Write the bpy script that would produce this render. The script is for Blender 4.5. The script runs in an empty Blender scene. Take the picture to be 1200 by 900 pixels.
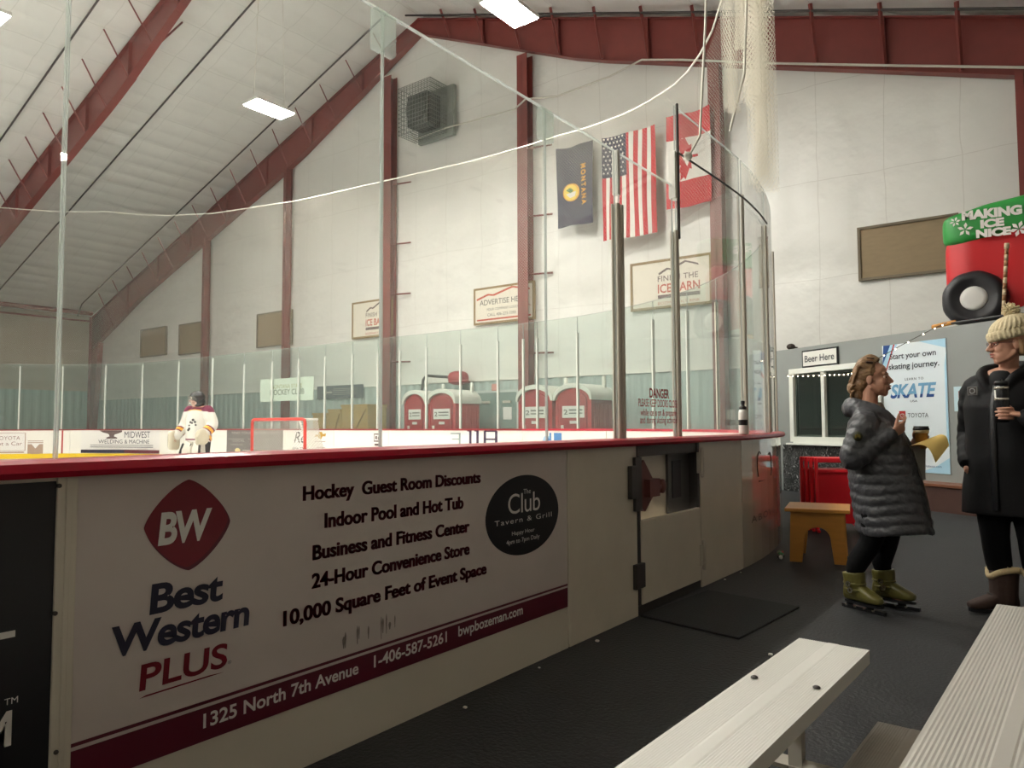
import bpy, math, random
import numpy as np
from mathutils import Vector, Matrix, noise
random.seed(7)
S = bpy.context.scene
COL = S.collection
PI = math.pi
# ------------------------------------------------------------------ camera
F_PX, PITCH, ROLL, YAW, EYE = 864.93, 0.055395, -0.004337, 0.643083, 1.1727
cy, sy = math.cos(YAW), math.sin(YAW)
FW = np.array([-sy*math.cos(PITCH), cy*math.cos(PITCH), math.sin(PITCH)])
RT0 = np.array([cy, sy, 0.0]); UP0 = np.cross(RT0, FW)
RT = RT0*math.cos(ROLL)+UP0*math.sin(ROLL); UP = -RT0*math.sin(ROLL)+UP0*math.cos(ROLL)
CAM = np.array([0, 0, EYE])
cd = bpy.data.cameras.new('camera'); cd.sensor_width = 36; cd.lens = 36*F_PX/1200
cd.clip_start = 0.05; cd.clip_end = 200
co = bpy.data.objects.new('camera', cd); COL.objects.link(co)
co.matrix_world = Matrix(((RT[0], UP[0], -FW[0], 0), (RT[1], UP[1], -FW[1], 0), (RT[2], UP[2], -FW[2], EYE), (0, 0, 0, 1)))
S.camera = co
# ------------------------------------------------------------------ light and exposure
LAMP_STRENGTH = 215.0
LAMP_COLOR = (1.0, 0.965, 0.90)
S.view_settings.view_transform = 'Standard'; S.view_settings.look = 'None'
S.view_settings.gamma = 1; S.view_settings.use_curve_mapping = False
S.view_settings.exposure = 0.32
wd = bpy.data.worlds.new('world'); S.world = wd; wd.use_nodes = True
wd.node_tree.nodes['Background'].inputs[0].default_value = (0.5, 0.55, 0.6, 1)
wd.node_tree.nodes['Background'].inputs[1].default_value = 0.05
cyc = S.cycles
cyc.use_denoising = True
cyc.max_bounces = 12; cyc.diffuse_bounces = 5; cyc.transparent_max_bounces = 40; cyc.glossy_bounces = 4
cyc.sample_clamp_indirect = 8; cyc.caustics_reflective = False; cyc.caustics_refractive = False

# ------------------------------------------------------------------ where a line of sight meets a plane of the building
def proj(P):
    d = np.asarray(P, float)-CAM; z = d@FW
    return 600+F_PX*(d@RT)/z, 450-F_PX*(d@UP)/z
def ray(x, y): return FW*F_PX+RT*(x-600)-UP*(y-450)
def onX(x, y, X): d = ray(x, y); return CAM+d*((X-CAM[0])/d[0])
def onY(x, y, Y): d = ray(x, y); return CAM+d*((Y-CAM[1])/d[1])
def onZ(x, y, Z): d = ray(x, y); return CAM+d*((Z-CAM[2])/d[2])

# ------------------------------------------------------------------ materials
def lin(c):
    if isinstance(c, str):
        c = [int(c[i:i+2], 16)/255 for i in (0, 2, 4)]
    return tuple((v/12.92 if v <= 0.04045 else ((v+0.055)/1.055)**2.4) for v in c)
MATS = {}
def mat(name, col, rough=0.5, metal=0.0, var=0.08, vscale=6.0, bump=0.0, bscale=40.0, spec=0.5, stretch=None, coat=0.0):
    if name in MATS: return MATS[name]
    m = bpy.data.materials.new(name); m.use_nodes = True; MATS[name] = m
    nt = m.node_tree; N = nt.nodes; L = nt.links; b = N['Principled BSDF']
    c = lin(col)
    b.inputs['Roughness'].default_value = rough; b.inputs['Metallic'].default_value = metal
    b.inputs['Specular IOR Level'].default_value = spec
    if coat: b.inputs['Coat Weight'].default_value = coat; b.inputs['Coat Roughness'].default_value = 0.08
    tc = N.new('ShaderNodeTexCoord'); mp = N.new('ShaderNodeMapping'); L.new(tc.outputs['Object'], mp.inputs[0])
    if stretch: mp.inputs['Scale'].default_value = stretch
    nz = N.new('ShaderNodeTexNoise'); nz.inputs['Scale'].default_value = vscale; nz.inputs['Detail'].default_value = 4
    L.new(mp.outputs[0], nz.inputs['Vector'])
    mx = N.new('ShaderNodeMix'); mx.data_type = 'RGBA'
    mx.inputs[6].default_value = tuple(max(0, v*(1-var)) for v in c)+(1,); mx.inputs[7].default_value = tuple(min(1, v*(1+var)) for v in c)+(1,)
    L.new(nz.outputs[0], mx.inputs[0]); L.new(mx.outputs[2], b.inputs['Base Color'])
    if bump:
        n2 = N.new('ShaderNodeTexNoise'); n2.inputs['Scale'].default_value = bscale; n2.inputs['Detail'].default_value = 3
        L.new(mp.outputs[0], n2.inputs['Vector'])
        bp = N.new('ShaderNodeBump'); bp.inputs['Strength'].default_value = bump; bp.inputs['Distance'].default_value = 0.02
        L.new(n2.outputs[0], bp.inputs['Height']); L.new(bp.outputs[0], b.inputs['Normal'])
    return m
def emit(name, col, s):
    if name in MATS: return MATS[name]
    m = bpy.data.materials.new(name); m.use_nodes = True; MATS[name] = m
    b = m.node_tree.nodes['Principled BSDF']; b.inputs['Base Color'].default_value = (0.9, 0.9, 0.9, 1)
    b.inputs['Emission Color'].default_value = tuple(col)+(1,); b.inputs['Emission Strength'].default_value = s
    return m
def glassmat(name, tint, haze, hazecol=(0.75, 0.8, 0.76), streak=0.12, refl=1.0):
    if name in MATS: return MATS[name]
    m = bpy.data.materials.new(name); m.use_nodes = True; MATS[name] = m
    nt = m.node_tree; N = nt.nodes; L = nt.links; N.remove(N['Principled BSDF']); out = N['Material Output']
    tr = N.new('ShaderNodeBsdfTransparent'); tr.inputs[0].default_value = tuple(tint)+(1,)
    gl = N.new('ShaderNodeBsdfGlossy'); gl.inputs['Roughness'].default_value = 0.02
    df = N.new('ShaderNodeBsdfDiffuse'); df.inputs[0].default_value = tuple(hazecol)+(1,)
    tl = N.new('ShaderNodeBsdfTranslucent'); tl.inputs[0].default_value = tuple(hazecol)+(1,)
    hz = N.new('ShaderNodeMixShader'); L.new(df.outputs[0], hz.inputs[1]); L.new(tl.outputs[0], hz.inputs[2])
    tc = N.new('ShaderNodeTexCoord'); mp = N.new('ShaderNodeMapping'); mp.inputs['Rotation'].default_value = (0.5, 0.3, 0.2)
    mp.inputs['Scale'].default_value = (1, 2.2, 9)
    L.new(tc.outputs['Object'], mp.inputs[0])
    nz = N.new('ShaderNodeTexNoise'); nz.inputs['Scale'].default_value = 3.0; nz.inputs['Detail'].default_value = 8
    L.new(mp.outputs[0], nz.inputs['Vector'])
    rp = N.new('ShaderNodeMapRange'); rp.inputs[1].default_value = 0.62; rp.inputs[2].default_value = 0.8
    rp.inputs[3].default_value = haze; rp.inputs[4].default_value = haze+streak
    L.new(nz.outputs[0], rp.inputs[0])
    lw = N.new('ShaderNodeLayerWeight'); lw.inputs[0].default_value = 0.5      # Schlick reflectance of a polished pane
    pw = N.new('ShaderNodeMath'); pw.operation = 'POWER'; pw.inputs[1].default_value = 5; L.new(lw.outputs['Facing'], pw.inputs[0])
    mu = N.new('ShaderNodeMath'); mu.operation = 'MULTIPLY_ADD'; mu.inputs[1].default_value = 0.9*refl; mu.inputs[2].default_value = 0.03*refl; L.new(pw.outputs[0], mu.inputs[0])
    m1 = N.new('ShaderNodeMixShader'); L.new(rp.outputs[0], m1.inputs[0]); L.new(tr.outputs[0], m1.inputs[1]); L.new(hz.outputs[0], m1.inputs[2])
    m2 = N.new('ShaderNodeMixShader'); L.new(mu.outputs[0], m2.inputs[0]); L.new(m1.outputs[0], m2.inputs[1]); L.new(gl.outputs[0], m2.inputs[2])
    L.new(m2.outputs[0], out.inputs[0])
    return m
def netmat(name, pitch, thick, col='E8E2D2'):
    m = bpy.data.materials.new(name); m.use_nodes = True; MATS[name] = m
    nt = m.node_tree; N = nt.nodes; L = nt.links; b = N['Principled BSDF']; out = N['Material Output']
    b.inputs['Base Color'].default_value = lin(col)+(1,); b.inputs['Roughness'].default_value = 0.8
    uv = N.new('ShaderNodeUVMap'); sp = N.new('ShaderNodeSeparateXYZ'); L.new(uv.outputs[0], sp.inputs[0])
    vals = []
    for op in ('ADD', 'SUBTRACT'):
        a = N.new('ShaderNodeMath'); a.operation = op; L.new(sp.outputs[0], a.inputs[0]); L.new(sp.outputs[1], a.inputs[1])
        d = N.new('ShaderNodeMath'); d.operation = 'MULTIPLY'; d.inputs[1].default_value = 0.7071/pitch; L.new(a.outputs[0], d.inputs[0])
        f = N.new('ShaderNodeMath'); f.operation = 'FRACT'; L.new(d.outputs[0], f.inputs[0])
        lt = N.new('ShaderNodeMath'); lt.operation = 'LESS_THAN'; lt.inputs[1].default_value = thick; L.new(f.outputs[0], lt.inputs[0]); vals.append(lt)
    mxm = N.new('ShaderNodeMath'); mxm.operation = 'MAXIMUM'; L.new(vals[0].outputs[0], mxm.inputs[0]); L.new(vals[1].outputs[0], mxm.inputs[1])
    tr = N.new('ShaderNodeBsdfTransparent'); ms = N.new('ShaderNodeMixShader')
    L.new(mxm.outputs[0], ms.inputs[0]); L.new(tr.outputs[0], ms.inputs[1]); L.new(b.outputs[0], ms.inputs[2]); L.new(ms.outputs[0], out.inputs[0])
    return m

# ------------------------------------------------------------------ mesh building
class MB:
    def __init__(s): s.v = []; s.f = []; s.m = []; s.sm = []; s.uv = None
    def add(s, V, F, m=0, smooth=False):
        n = len(s.v); s.v += [tuple(float(c) for c in v) for v in V]; s.f += [tuple(i+n for i in f) for f in F]
        s.m += [m]*len(F); s.sm += [smooth]*len(F); return s
    def box(s, a, b, m=0, M=None):
        x0, y0, z0 = a; x1, y1, z1 = b
        V = [(x0, y0, z0), (x1, y0, z0), (x1, y1, z0), (x0, y1, z0), (x0, y0, z1), (x1, y0, z1), (x1, y1, z1), (x0, y1, z1)]
        if M is not None: V = [tuple(M@Vector(v)) for v in V]
        return s.add(V, [(0, 3, 2, 1), (4, 5, 6, 7), (0, 1, 5, 4), (1, 2, 6, 5), (2, 3, 7, 6), (3, 0, 4, 7)], m)
    def cbox(s, c, d, m=0, M=None):
        return s.box([c[i]-d[i]/2 for i in range(3)], [c[i]+d[i]/2 for i in range(3)], m, M)
    def prism(s, P, fn, m=0):            # closed outline P (2D), fn(p, k) gives front (k=0) and back (k=1) 3D points
        n = len(P); V = [fn(p, 0) for p in P]+[fn(p, 1) for p in P]
        F = [tuple(range(n)), tuple(range(2*n-1, n-1, -1))]+[(i, n+i, n+(i+1) % n, (i+1) % n) for i in range(n)]
        return s.add(V, F, m)
    def flat(s, P, fn, m=0): return s.add([fn(p) for p in P], [tuple(range(len(P)))], m)
    def tube(s, pts, r, n=10, m=0, smooth=True, cap=True, flat=None, round_end=True):
        pts = [np.array(p, float) for p in pts]; k = len(pts)
        r = list(r) if hasattr(r, '__len__') else [r]*k
        if round_end and cap and k > 1:
            t0 = pts[0]-pts[1]; t0 /= max(1e-9, np.linalg.norm(t0)); t1 = pts[-1]-pts[-2]; t1 /= max(1e-9, np.linalg.norm(t1))
            r0 = r[0] if not hasattr(r[0], '__len__') else min(r[0]); r1 = r[-1] if not hasattr(r[-1], '__len__') else min(r[-1])
            sc = lambda q, f: tuple(c*f for c in q) if hasattr(q, '__len__') else q*f
            pts = [pts[0]+t0*r0*0.9, pts[0]+t0*r0*0.6]+pts+[pts[-1]+t1*r1*0.6, pts[-1]+t1*r1*0.9]
            r = [sc(r[0], 0.35), sc(r[0], 0.8)]+r+[sc(r[-1], 0.8), sc(r[-1], 0.35)]; k = len(pts)
        T = []
        for i in range(k):
            t = pts[min(i+1, k-1)]-pts[max(i-1, 0)]; T.append(t/max(1e-9, np.linalg.norm(t)))
        ref = np.array(flat, float) if flat is not None else (np.array([0, 0, 1.]) if abs(T[0][2]) < 0.9 else np.array([1., 0, 0]))
        u = ref-T[0]*(ref@T[0]); u /= np.linalg.norm(u)
        V = []
        for i in range(k):
            u = u-T[i]*(u@T[i]); u /= max(1e-9, np.linalg.norm(u)); w = np.cross(T[i], u)
            ra, rb = r[i] if hasattr(r[i], '__len__') else (r[i], r[i])
            for j in range(n):
                a = 2*PI*j/n; V.append(pts[i]+u*ra*math.cos(a)+w*rb*math.sin(a))
        Fc = [(i*n+j, i*n+(j+1) % n, (i+1)*n+(j+1) % n, (i+1)*n+j) for i in range(k-1) for j in range(n)]
        if cap: Fc += [tuple(range(n-1, -1, -1)), tuple((k-1)*n+j for j in range(n))]
        return s.add(V, Fc, m, smooth)
    def ring(s, rows, m=0, smooth=True, cap=True):   # rows of equal-length closed loops
        n = len(rows[0]); V = [p for r in rows for p in r]; k = len(rows)
        Fc = [(i*n+j, i*n+(j+1) % n, (i+1)*n+(j+1) % n, (i+1)*n+j) for i in range(k-1) for j in range(n)]
        if cap: Fc += [tuple(range(n-1, -1, -1)), tuple((k-1)*n+j for j in range(n))]
        return s.add(V, Fc, m, smooth)
    def ell(s, c, r, m=0, nu=16, nv=10, e=1.0, M=None):   # ellipsoid, e<1 boxier
        pw = lambda q: math.copysign(abs(q)**e, q)
        V = []; c = np.array(c, float)
        for i in range(1, nv):
            ph = -PI/2+PI*i/nv
            for j in range(nu):
                th = 2*PI*j/nu
                V.append((r[0]*pw(math.cos(ph))*pw(math.cos(th)), r[1]*pw(math.cos(ph))*pw(math.sin(th)), r[2]*pw(math.sin(ph))))
        V += [(0, 0, -r[2]), (0, 0, r[2])]
        if M is not None: V = [tuple(M@Vector(v)) for v in V]
        V = [tuple(c+np.array(v)) for v in V]
        Fc = [(i*nu+j, i*nu+(j+1) % nu, (i+1)*nu+(j+1) % nu, (i+1)*nu+j) for i in range(nv-2) for j in range(nu)]
        a, b = len(V)-2, len(V)-1; o = (nv-2)*nu
        Fc += [(a, (j+1) % nu, j) for j in range(nu)]+[(b, o+j, o+(j+1) % nu) for j in range(nu)]
        return s.add(V, Fc, m, True)
    def lathe(s, prof, c=(0, 0, 0), n=20, m=0, axis='z', smooth=True):
        rows = []
        for r, h in prof:
            row = []
            for j in range(n):
                a = 2*PI*j/n; p = (r*math.cos(a), r*math.sin(a), h)
                if axis == 'x': p = (h, p[0], p[1])
                if axis == 'y': p = (p[1], h, p[0])
                row.append((p[0]+c[0], p[1]+c[1], p[2]+c[2]))
            rows.append(row)
        return s.ring(rows, m, smooth)
    def grid(s, fn, nu, nv, m=0, smooth=True, mfn=None):
        V = [fn(i/nu, j/nv) for j in range(nv+1) for i in range(nu+1)]
        Fc = [(j*(nu+1)+i, j*(nu+1)+i+1, (j+1)*(nu+1)+i+1, (j+1)*(nu+1)+i) for j in range(nv) for i in range(nu)]
        s.add(V, Fc, m, smooth)
        if mfn: s.m[-len(Fc):] = [mfn((i+.5)/nu, (j+.5)/nv) for j in range(nv) for i in range(nu)]
        return s
    def mesh(s, name):
        me = bpy.data.meshes.new(name); me.from_pydata(s.v, [], s.f)
        me.polygons.foreach_set('material_index', s.m); me.polygons.foreach_set('use_smooth', s.sm)
        if s.uv:
            l = me.uv_layers.new(name='UVMap'); vi = [0]*len(me.loops); me.loops.foreach_get('vertex_index', vi)
            l.data.foreach_set('uv', [c for i in vi for c in s.uv[i]])
        me.update(); return me
def tag(o, label=None, cat=None, group=None, kind=None):
    if label: o['label'] = label
    if cat: o['category'] = cat
    if group: o['group'] = group
    if kind: o['kind'] = kind
    return o
def T(name, label, cat, loc=(0, 0, 0), rz=0.0, group=None, kind=None):
    o = bpy.data.objects.new(name, None); COL.objects.link(o); o.empty_display_size = 0.1
    o.location = tuple(float(c) for c in loc); o.rotation_euler = (0, 0, rz)
    return tag(o, label, cat, group, kind)
def put(mb, name, mats, parent=None, world=True, bevel=0, label=None, fix=True):
    me = mb.mesh(name) if isinstance(mb, MB) else mb
    for m in (mats if isinstance(mats, (list, tuple)) else [mats]): me.materials.append(m)
    o = bpy.data.objects.new(name, me); COL.objects.link(o)
    if parent is not None:
        o.parent = parent
        if world:
            M = Matrix.Identity(4); q = parent
            while q is not None:
                M = Matrix.LocRotScale(q.location, q.rotation_euler, q.scale)@M; q = q.parent
            me.transform(M.inverted())
    if fix:
        import bmesh
        bm = bmesh.new(); bm.from_mesh(me); bmesh.ops.recalc_face_normals(bm, faces=bm.faces); bm.to_mesh(me); bm.free()
    if bevel:
        md = o.modifiers.new('bevel', 'BEVEL'); md.width = bevel; md.segments = 2; md.limit_method = 'ANGLE'; md.angle_limit = 0.7
    if label: o['label'] = label
    return o
def one(mb, name, mats, label, cat, group=None, bevel=0, kind=None):
    return tag(put(mb, name, mats, None, bevel=bevel), label, cat, group, kind)
def struct(mb, name, mats, fix=True):
    o = put(mb, name, mats, fix=fix); o['kind'] = 'structure'; return o
def copy_tree(o, parent=None):
    c = o.copy(); COL.objects.link(c)
    if parent is not None: c.parent = parent
    for ch in list(o.children): copy_tree(ch, c)
    return c
def remesh(mb, voxel, smooth=2, mfn=None, disp=None):
    me = mb.mesh('t'); o = bpy.data.objects.new('t', me); COL.objects.link(o)
    md = o.modifiers.new('r', 'REMESH'); md.mode = 'VOXEL'; md.voxel_size = voxel; md.use_smooth_shade = True
    if smooth:
        sm = o.modifiers.new('s', 'SMOOTH'); sm.factor = 0.5; sm.iterations = smooth
    dg = bpy.context.evaluated_depsgraph_get(); r = bpy.data.meshes.new_from_object(o.evaluated_get(dg))
    bpy.data.objects.remove(o); bpy.data.meshes.remove(me)
    n = len(r.polygons); r.polygons.foreach_set('use_smooth', [True]*n)
    if disp:
        P = [(v.co.copy(), v.normal.copy()) for v in r.vertices]
        r.vertices.foreach_set('co', [c for p, q in P for c in disp(p, q)]); r.update()
    if mfn:
        r.polygons.foreach_set('material_index', [mfn(p.center, p.normal) for p in r.polygons])
    return r
_txt = {}
def glyphs(s, bold=0.0, shear=0.0, space=1.0):
    k = (s, bold, shear, space)
    if k in _txt: return _txt[k]
    cu = bpy.data.curves.new('t', 'FONT'); cu.body = s; cu.offset = bold; cu.shear = shear; cu.space_character = space
    cu.fill_mode = 'FRONT'; cu.resolution_u = 5
    o = bpy.data.objects.new('t', cu); COL.objects.link(o)
    dg = bpy.context.evaluated_depsgraph_get(); me = o.evaluated_get(dg).to_mesh()
    V = np.array([v.co[:2] for v in me.vertices]) if len(me.vertices) else np.zeros((1, 2)); Fc = [tuple(p.vertices) for p in me.polygons]
    bpy.data.objects.remove(o); bpy.data.curves.remove(cu)
    cap = 0.73 if any(ch.isupper() or ch.isdigit() for ch in s) else 0.73
    x0 = V[:, 0].min(); w = V[:, 0].max()-x0
    V = V-np.array([x0, 0]); V[:, 0] /= w; V[:, 1] /= cap       # width 1, cap height about 1
    _txt[k] = (V, Fc); return _txt[k]
def text(mb, s, fn, u0, v0, w, h, m=0, bold=0.02, shear=0.0, space=1.0):   # fn(u, v) -> 3D
    V, Fc = glyphs(s, bold, shear, space)
    mb.add([fn(u0+a*w, v0+b*h) for a, b in V], Fc, m); return mb
def rect(mb, fn, u0, v0, u1, v1, m=0, nu=1):
    for i in range(nu):
        a = u0+(u1-u0)*i/nu; b = u0+(u1-u0)*(i+1)/nu
        mb.add([fn(a, v0), fn(b, v0), fn(b, v1), fn(a, v1)], [(0, 1, 2, 3)], m)
    return mb
def lump(p, sc, amp): return noise.noise(Vector((p[0]*sc, p[1]*sc, p[2]*sc)))*amp

# ------------------------------------------------------------------ shared materials
M_red = mat('steel_red_oxide', '77352F', 0.45, var=0.15, vscale=3)
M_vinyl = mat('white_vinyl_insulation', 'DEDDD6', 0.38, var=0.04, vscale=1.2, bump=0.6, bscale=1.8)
M_roof = mat('roof_vinyl_insulation', 'E2E0D9', 0.5, var=0.05, vscale=1.0, bump=0.3, bscale=2.5)
M_corr = mat('corrugated_grey_metal', 'AEBBB6', 0.4, metal=0.2, var=0.05)
M_teal = mat('green_grey_metal', '8FA59B', 0.45, var=0.08)
M_rubber = mat('black_rubber_floor', '262729', 0.62, var=0.28, vscale=1.6, bump=0.35, bscale=55)
M_rubber2 = mat('black_rubber_mat', '202123', 0.75, var=0.2, vscale=4, bump=0.4, bscale=90)
M_ice = mat('ice', 'F2F4F4', 0.22, var=0.02, vscale=2)
M_hdpe = mat('white_board_plastic', 'D8D0C0', 0.3, var=0.06, vscale=2.5)
M_hdpe2 = mat('scuffed_board_plastic', 'D6CCBB', 0.33, var=0.12, vscale=4)
M_gloss = mat('glossy_board_plastic', 'CFC4B2', 0.08, var=0.06, vscale=3, coat=0.5)
M_cap = mat('red_cap_plastic', 'B3122E', 0.28, var=0.08)
M_alu = mat('brushed_aluminium', 'C6BEAF', 0.5, metal=0.1, var=0.06, vscale=10, stretch=(1, 1, 0.05))
M_bench = mat('mill_aluminium_plank', 'DEDCD5', 0.4, metal=0.12, var=0.05, vscale=20, stretch=(1, 0.05, 1))
M_bench2 = mat('worn_aluminium_plank', 'B4B0A9', 0.45, metal=0.15, var=0.1, vscale=20, stretch=(1, 0.05, 1))
M_white = mat('white_paint', 'E6E3DA', 0.45, var=0.03)
M_print = mat('white_print', 'E4E0DA', 0.4, var=0.02)
M_dark = mat('dark_steel', '4A4542', 0.45, metal=0.4, var=0.12)
M_black = mat('black_plastic', '17171A', 0.4, var=0.1)
M_rope = mat('white_rope', 'DDD9CC', 0.8, var=0.06)
M_plywood = mat('weathered_plywood', '8E7B5E', 0.7, var=0.18, vscale=4, stretch=(1, 1, 3))
M_yellow = mat('yellow_kick_plate', 'E3C01E', 0.35, var=0.05)
M_glass = glassmat('shield_glass', (0.982, 0.988, 0.983), 0.012, streak=0.07)
M_glass_far = glassmat('far_shield_glass', (0.93, 0.965, 0.945), 0.075, hazecol=(0.72, 0.82, 0.77), streak=0.05, refl=0.6)
M_edge = glassmat('glass_edge', (0.88, 0.91, 0.89), 0.4, hazecol=(0.84, 0.86, 0.83))
M_wood = mat('orange_stained_wood', 'C98A3C', 0.4, var=0.16, vscale=5, stretch=(1, 1, 6))
M_redplastic = mat('red_plastic', 'F01E30', 0.35, var=0.06)

# taped seams between the sheets of wall facing
def seams(m, w, h, axes, dark, bd):
    nt = m.node_tree; N = nt.nodes; L = nt.links; b = N['Principled BSDF']
    tc = N.new('ShaderNodeTexCoord'); sp = N.new('ShaderNodeSeparateXYZ'); cb = N.new('ShaderNodeCombineXYZ'); L.new(tc.outputs['Object'], sp.inputs[0])
    L.new(sp.outputs[axes[0]], cb.inputs[0]); L.new(sp.outputs[axes[1]], cb.inputs[1])
    nz = N.new('ShaderNodeTexNoise'); nz.inputs['Scale'].default_value = 0.5; L.new(cb.outputs[0], nz.inputs['Vector'])
    ad = N.new('ShaderNodeVectorMath'); ad.operation = 'MULTIPLY_ADD'; ad.inputs[1].default_value = (.22, .22, 0); L.new(nz.outputs['Color'], ad.inputs[0]); L.new(cb.outputs[0], ad.inputs[2])
    br = N.new('ShaderNodeTexBrick'); br.offset = 0; br.inputs['Scale'].default_value = 1; br.inputs['Brick Width'].default_value = w; br.inputs['Row Height'].default_value = h
    br.inputs['Mortar Size'].default_value = .014; br.inputs['Mortar Smooth'].default_value = .6
    src = b.inputs['Base Color'].links[0].from_socket
    L.new(ad.outputs[0], br.inputs['Vector']); L.new(src, br.inputs['Color1']); L.new(src, br.inputs['Color2'])
    br.inputs['Mortar'].default_value = tuple(lin(dark))+(1,); L.new(br.outputs['Color'], b.inputs['Base Color'])
    for n in N:
        if n.type == 'BUMP': n.inputs['Distance'].default_value = bd
seams(M_vinyl, 1.55, 2.45, (0, 2), 'D0CEC6', .075); seams(M_roof, 1.2, 1.52, (1, 0), 'D0CEC6', .06)
# ================================================================== THE BUILDING
XR, ZR, SL, WG = -18.3, 15.95, 0.34, 19.2       # ridge, ridge height, slope, gable wall
XL, XN, YB = -44.0, 7.4, -22.0                  # far side wall, near side wall, rear wall
zroof = lambda x: ZR+0.22-SL*abs(x-XR)
mb = MB(); mb.box((XL, YB, -0.1), (XN, WG, 0.0)); struct(mb, 'floor', M_rubber)
# gable wall: pillowed vinyl between girts and columns
GC = [-38.0, -32.1, -25.95, -19.8, -13.6, -7.25, -0.45, 5.6]
def pillow(x, z):
    i = min(range(len(GC)), key=lambda k: abs(GC[k]-x)); d = abs(x-GC[i])
    g = abs(((z-2.7)/2.3+0.5) % 1-0.5)*2.3
    s = abs(((x+0.6)/1.55+0.5) % 1-0.5)*1.55
    return 0.05*min(1, d/1.2)*min(1, g/0.6)+0.03*min(1, s/0.22)+0.02*noise.noise(Vector((x*0.8, z*0.5, 1)))+0.012*noise.noise(Vector((x*0.7+z*0.6, z*2.6-x*0.5, 4)))
mb = MB()
NX, NZ = 230, 90
def gw(u, v):
    x = XL+(XN-XL)*u; z = zroof(x)*v
    return (x, WG-(0 if z < 2.5 else pillow(x, z)), z)
mb.grid(gw, NX, NZ)
struct(mb, 'wall_gable', M_vinyl, fix=False)
mb = MB(); n = 520; V = []
for i in range(n+1):
    x = XL+0.5+(XN-XL-0.5)*i/n; y = WG-0.09+(0.03 if (i % 4) < 2 else 0.0); V += [(x, y, 0), (x, y, 2.64)]
mb.add(V, [(2*i, 2*i+2, 2*i+3, 2*i+1) for i in range(n)]); mb.box((XL+0.5, WG-0.13, 2.64), (XN, WG, 2.69), 1)
struct(mb, 'trim_1', [M_corr, M_white], fix=False)
mb = MB()
def sw(u, v):
    y = YB+(WG-YB)*u; z = zroof(XL)*v
    return (XL+0.04*abs(math.sin(z*PI/0.9))+0.02*noise.noise(Vector((y*0.6, z, 3))), y, z)
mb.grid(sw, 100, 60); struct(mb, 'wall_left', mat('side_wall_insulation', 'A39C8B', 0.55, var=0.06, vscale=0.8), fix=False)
mb = MB(); n = 400; V = []
for i in range(n+1):
    y = YB+(WG-YB)*i/n; x = XL+0.12+(0.03 if (i % 4) < 2 else 0); V += [(x, y, 0), (x, y, 3.15)]
mb.add(V, [(2*i, 2*i+2, 2*i+3, 2*i+1) for i in range(n)]); struct(mb, 'trim_2', M_teal, fix=False)
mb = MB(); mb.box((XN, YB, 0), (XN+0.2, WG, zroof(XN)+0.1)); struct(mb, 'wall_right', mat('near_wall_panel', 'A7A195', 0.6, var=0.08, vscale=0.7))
mb = MB(); P = [(XL, 0), (XN, 0), (XN, zroof(XN)), (XR, zroof(XR)), (XL, zroof(XL))]
mb.prism(P, lambda p, k: (p[0], YB-0.2*k, p[1])); struct(mb, 'wall_rear', M_vinyl)
# ceiling: sagging insulation between purlins
mb = MB()
def ceil(side):
    x1 = XL-0.3 if side < 0 else XN+0.3
    def fn(u, v):
        x = XR+(x1-XR)*u; y = YB+(WG+0.2-YB)*v
        d = abs(x-XR)/0.76; sag = 0.045*abs(math.sin(PI*d))**0.7+0.03*abs(math.sin(PI*d/2))
        return (x, y, zroof(x)-sag+0.02*noise.noise(Vector((x*1.5, y*1.1, 0))))
    mb.grid(fn, 330, 60)
ceil(-1); ceil(1); struct(mb, 'ceiling', M_roof, fix=False)
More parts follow.
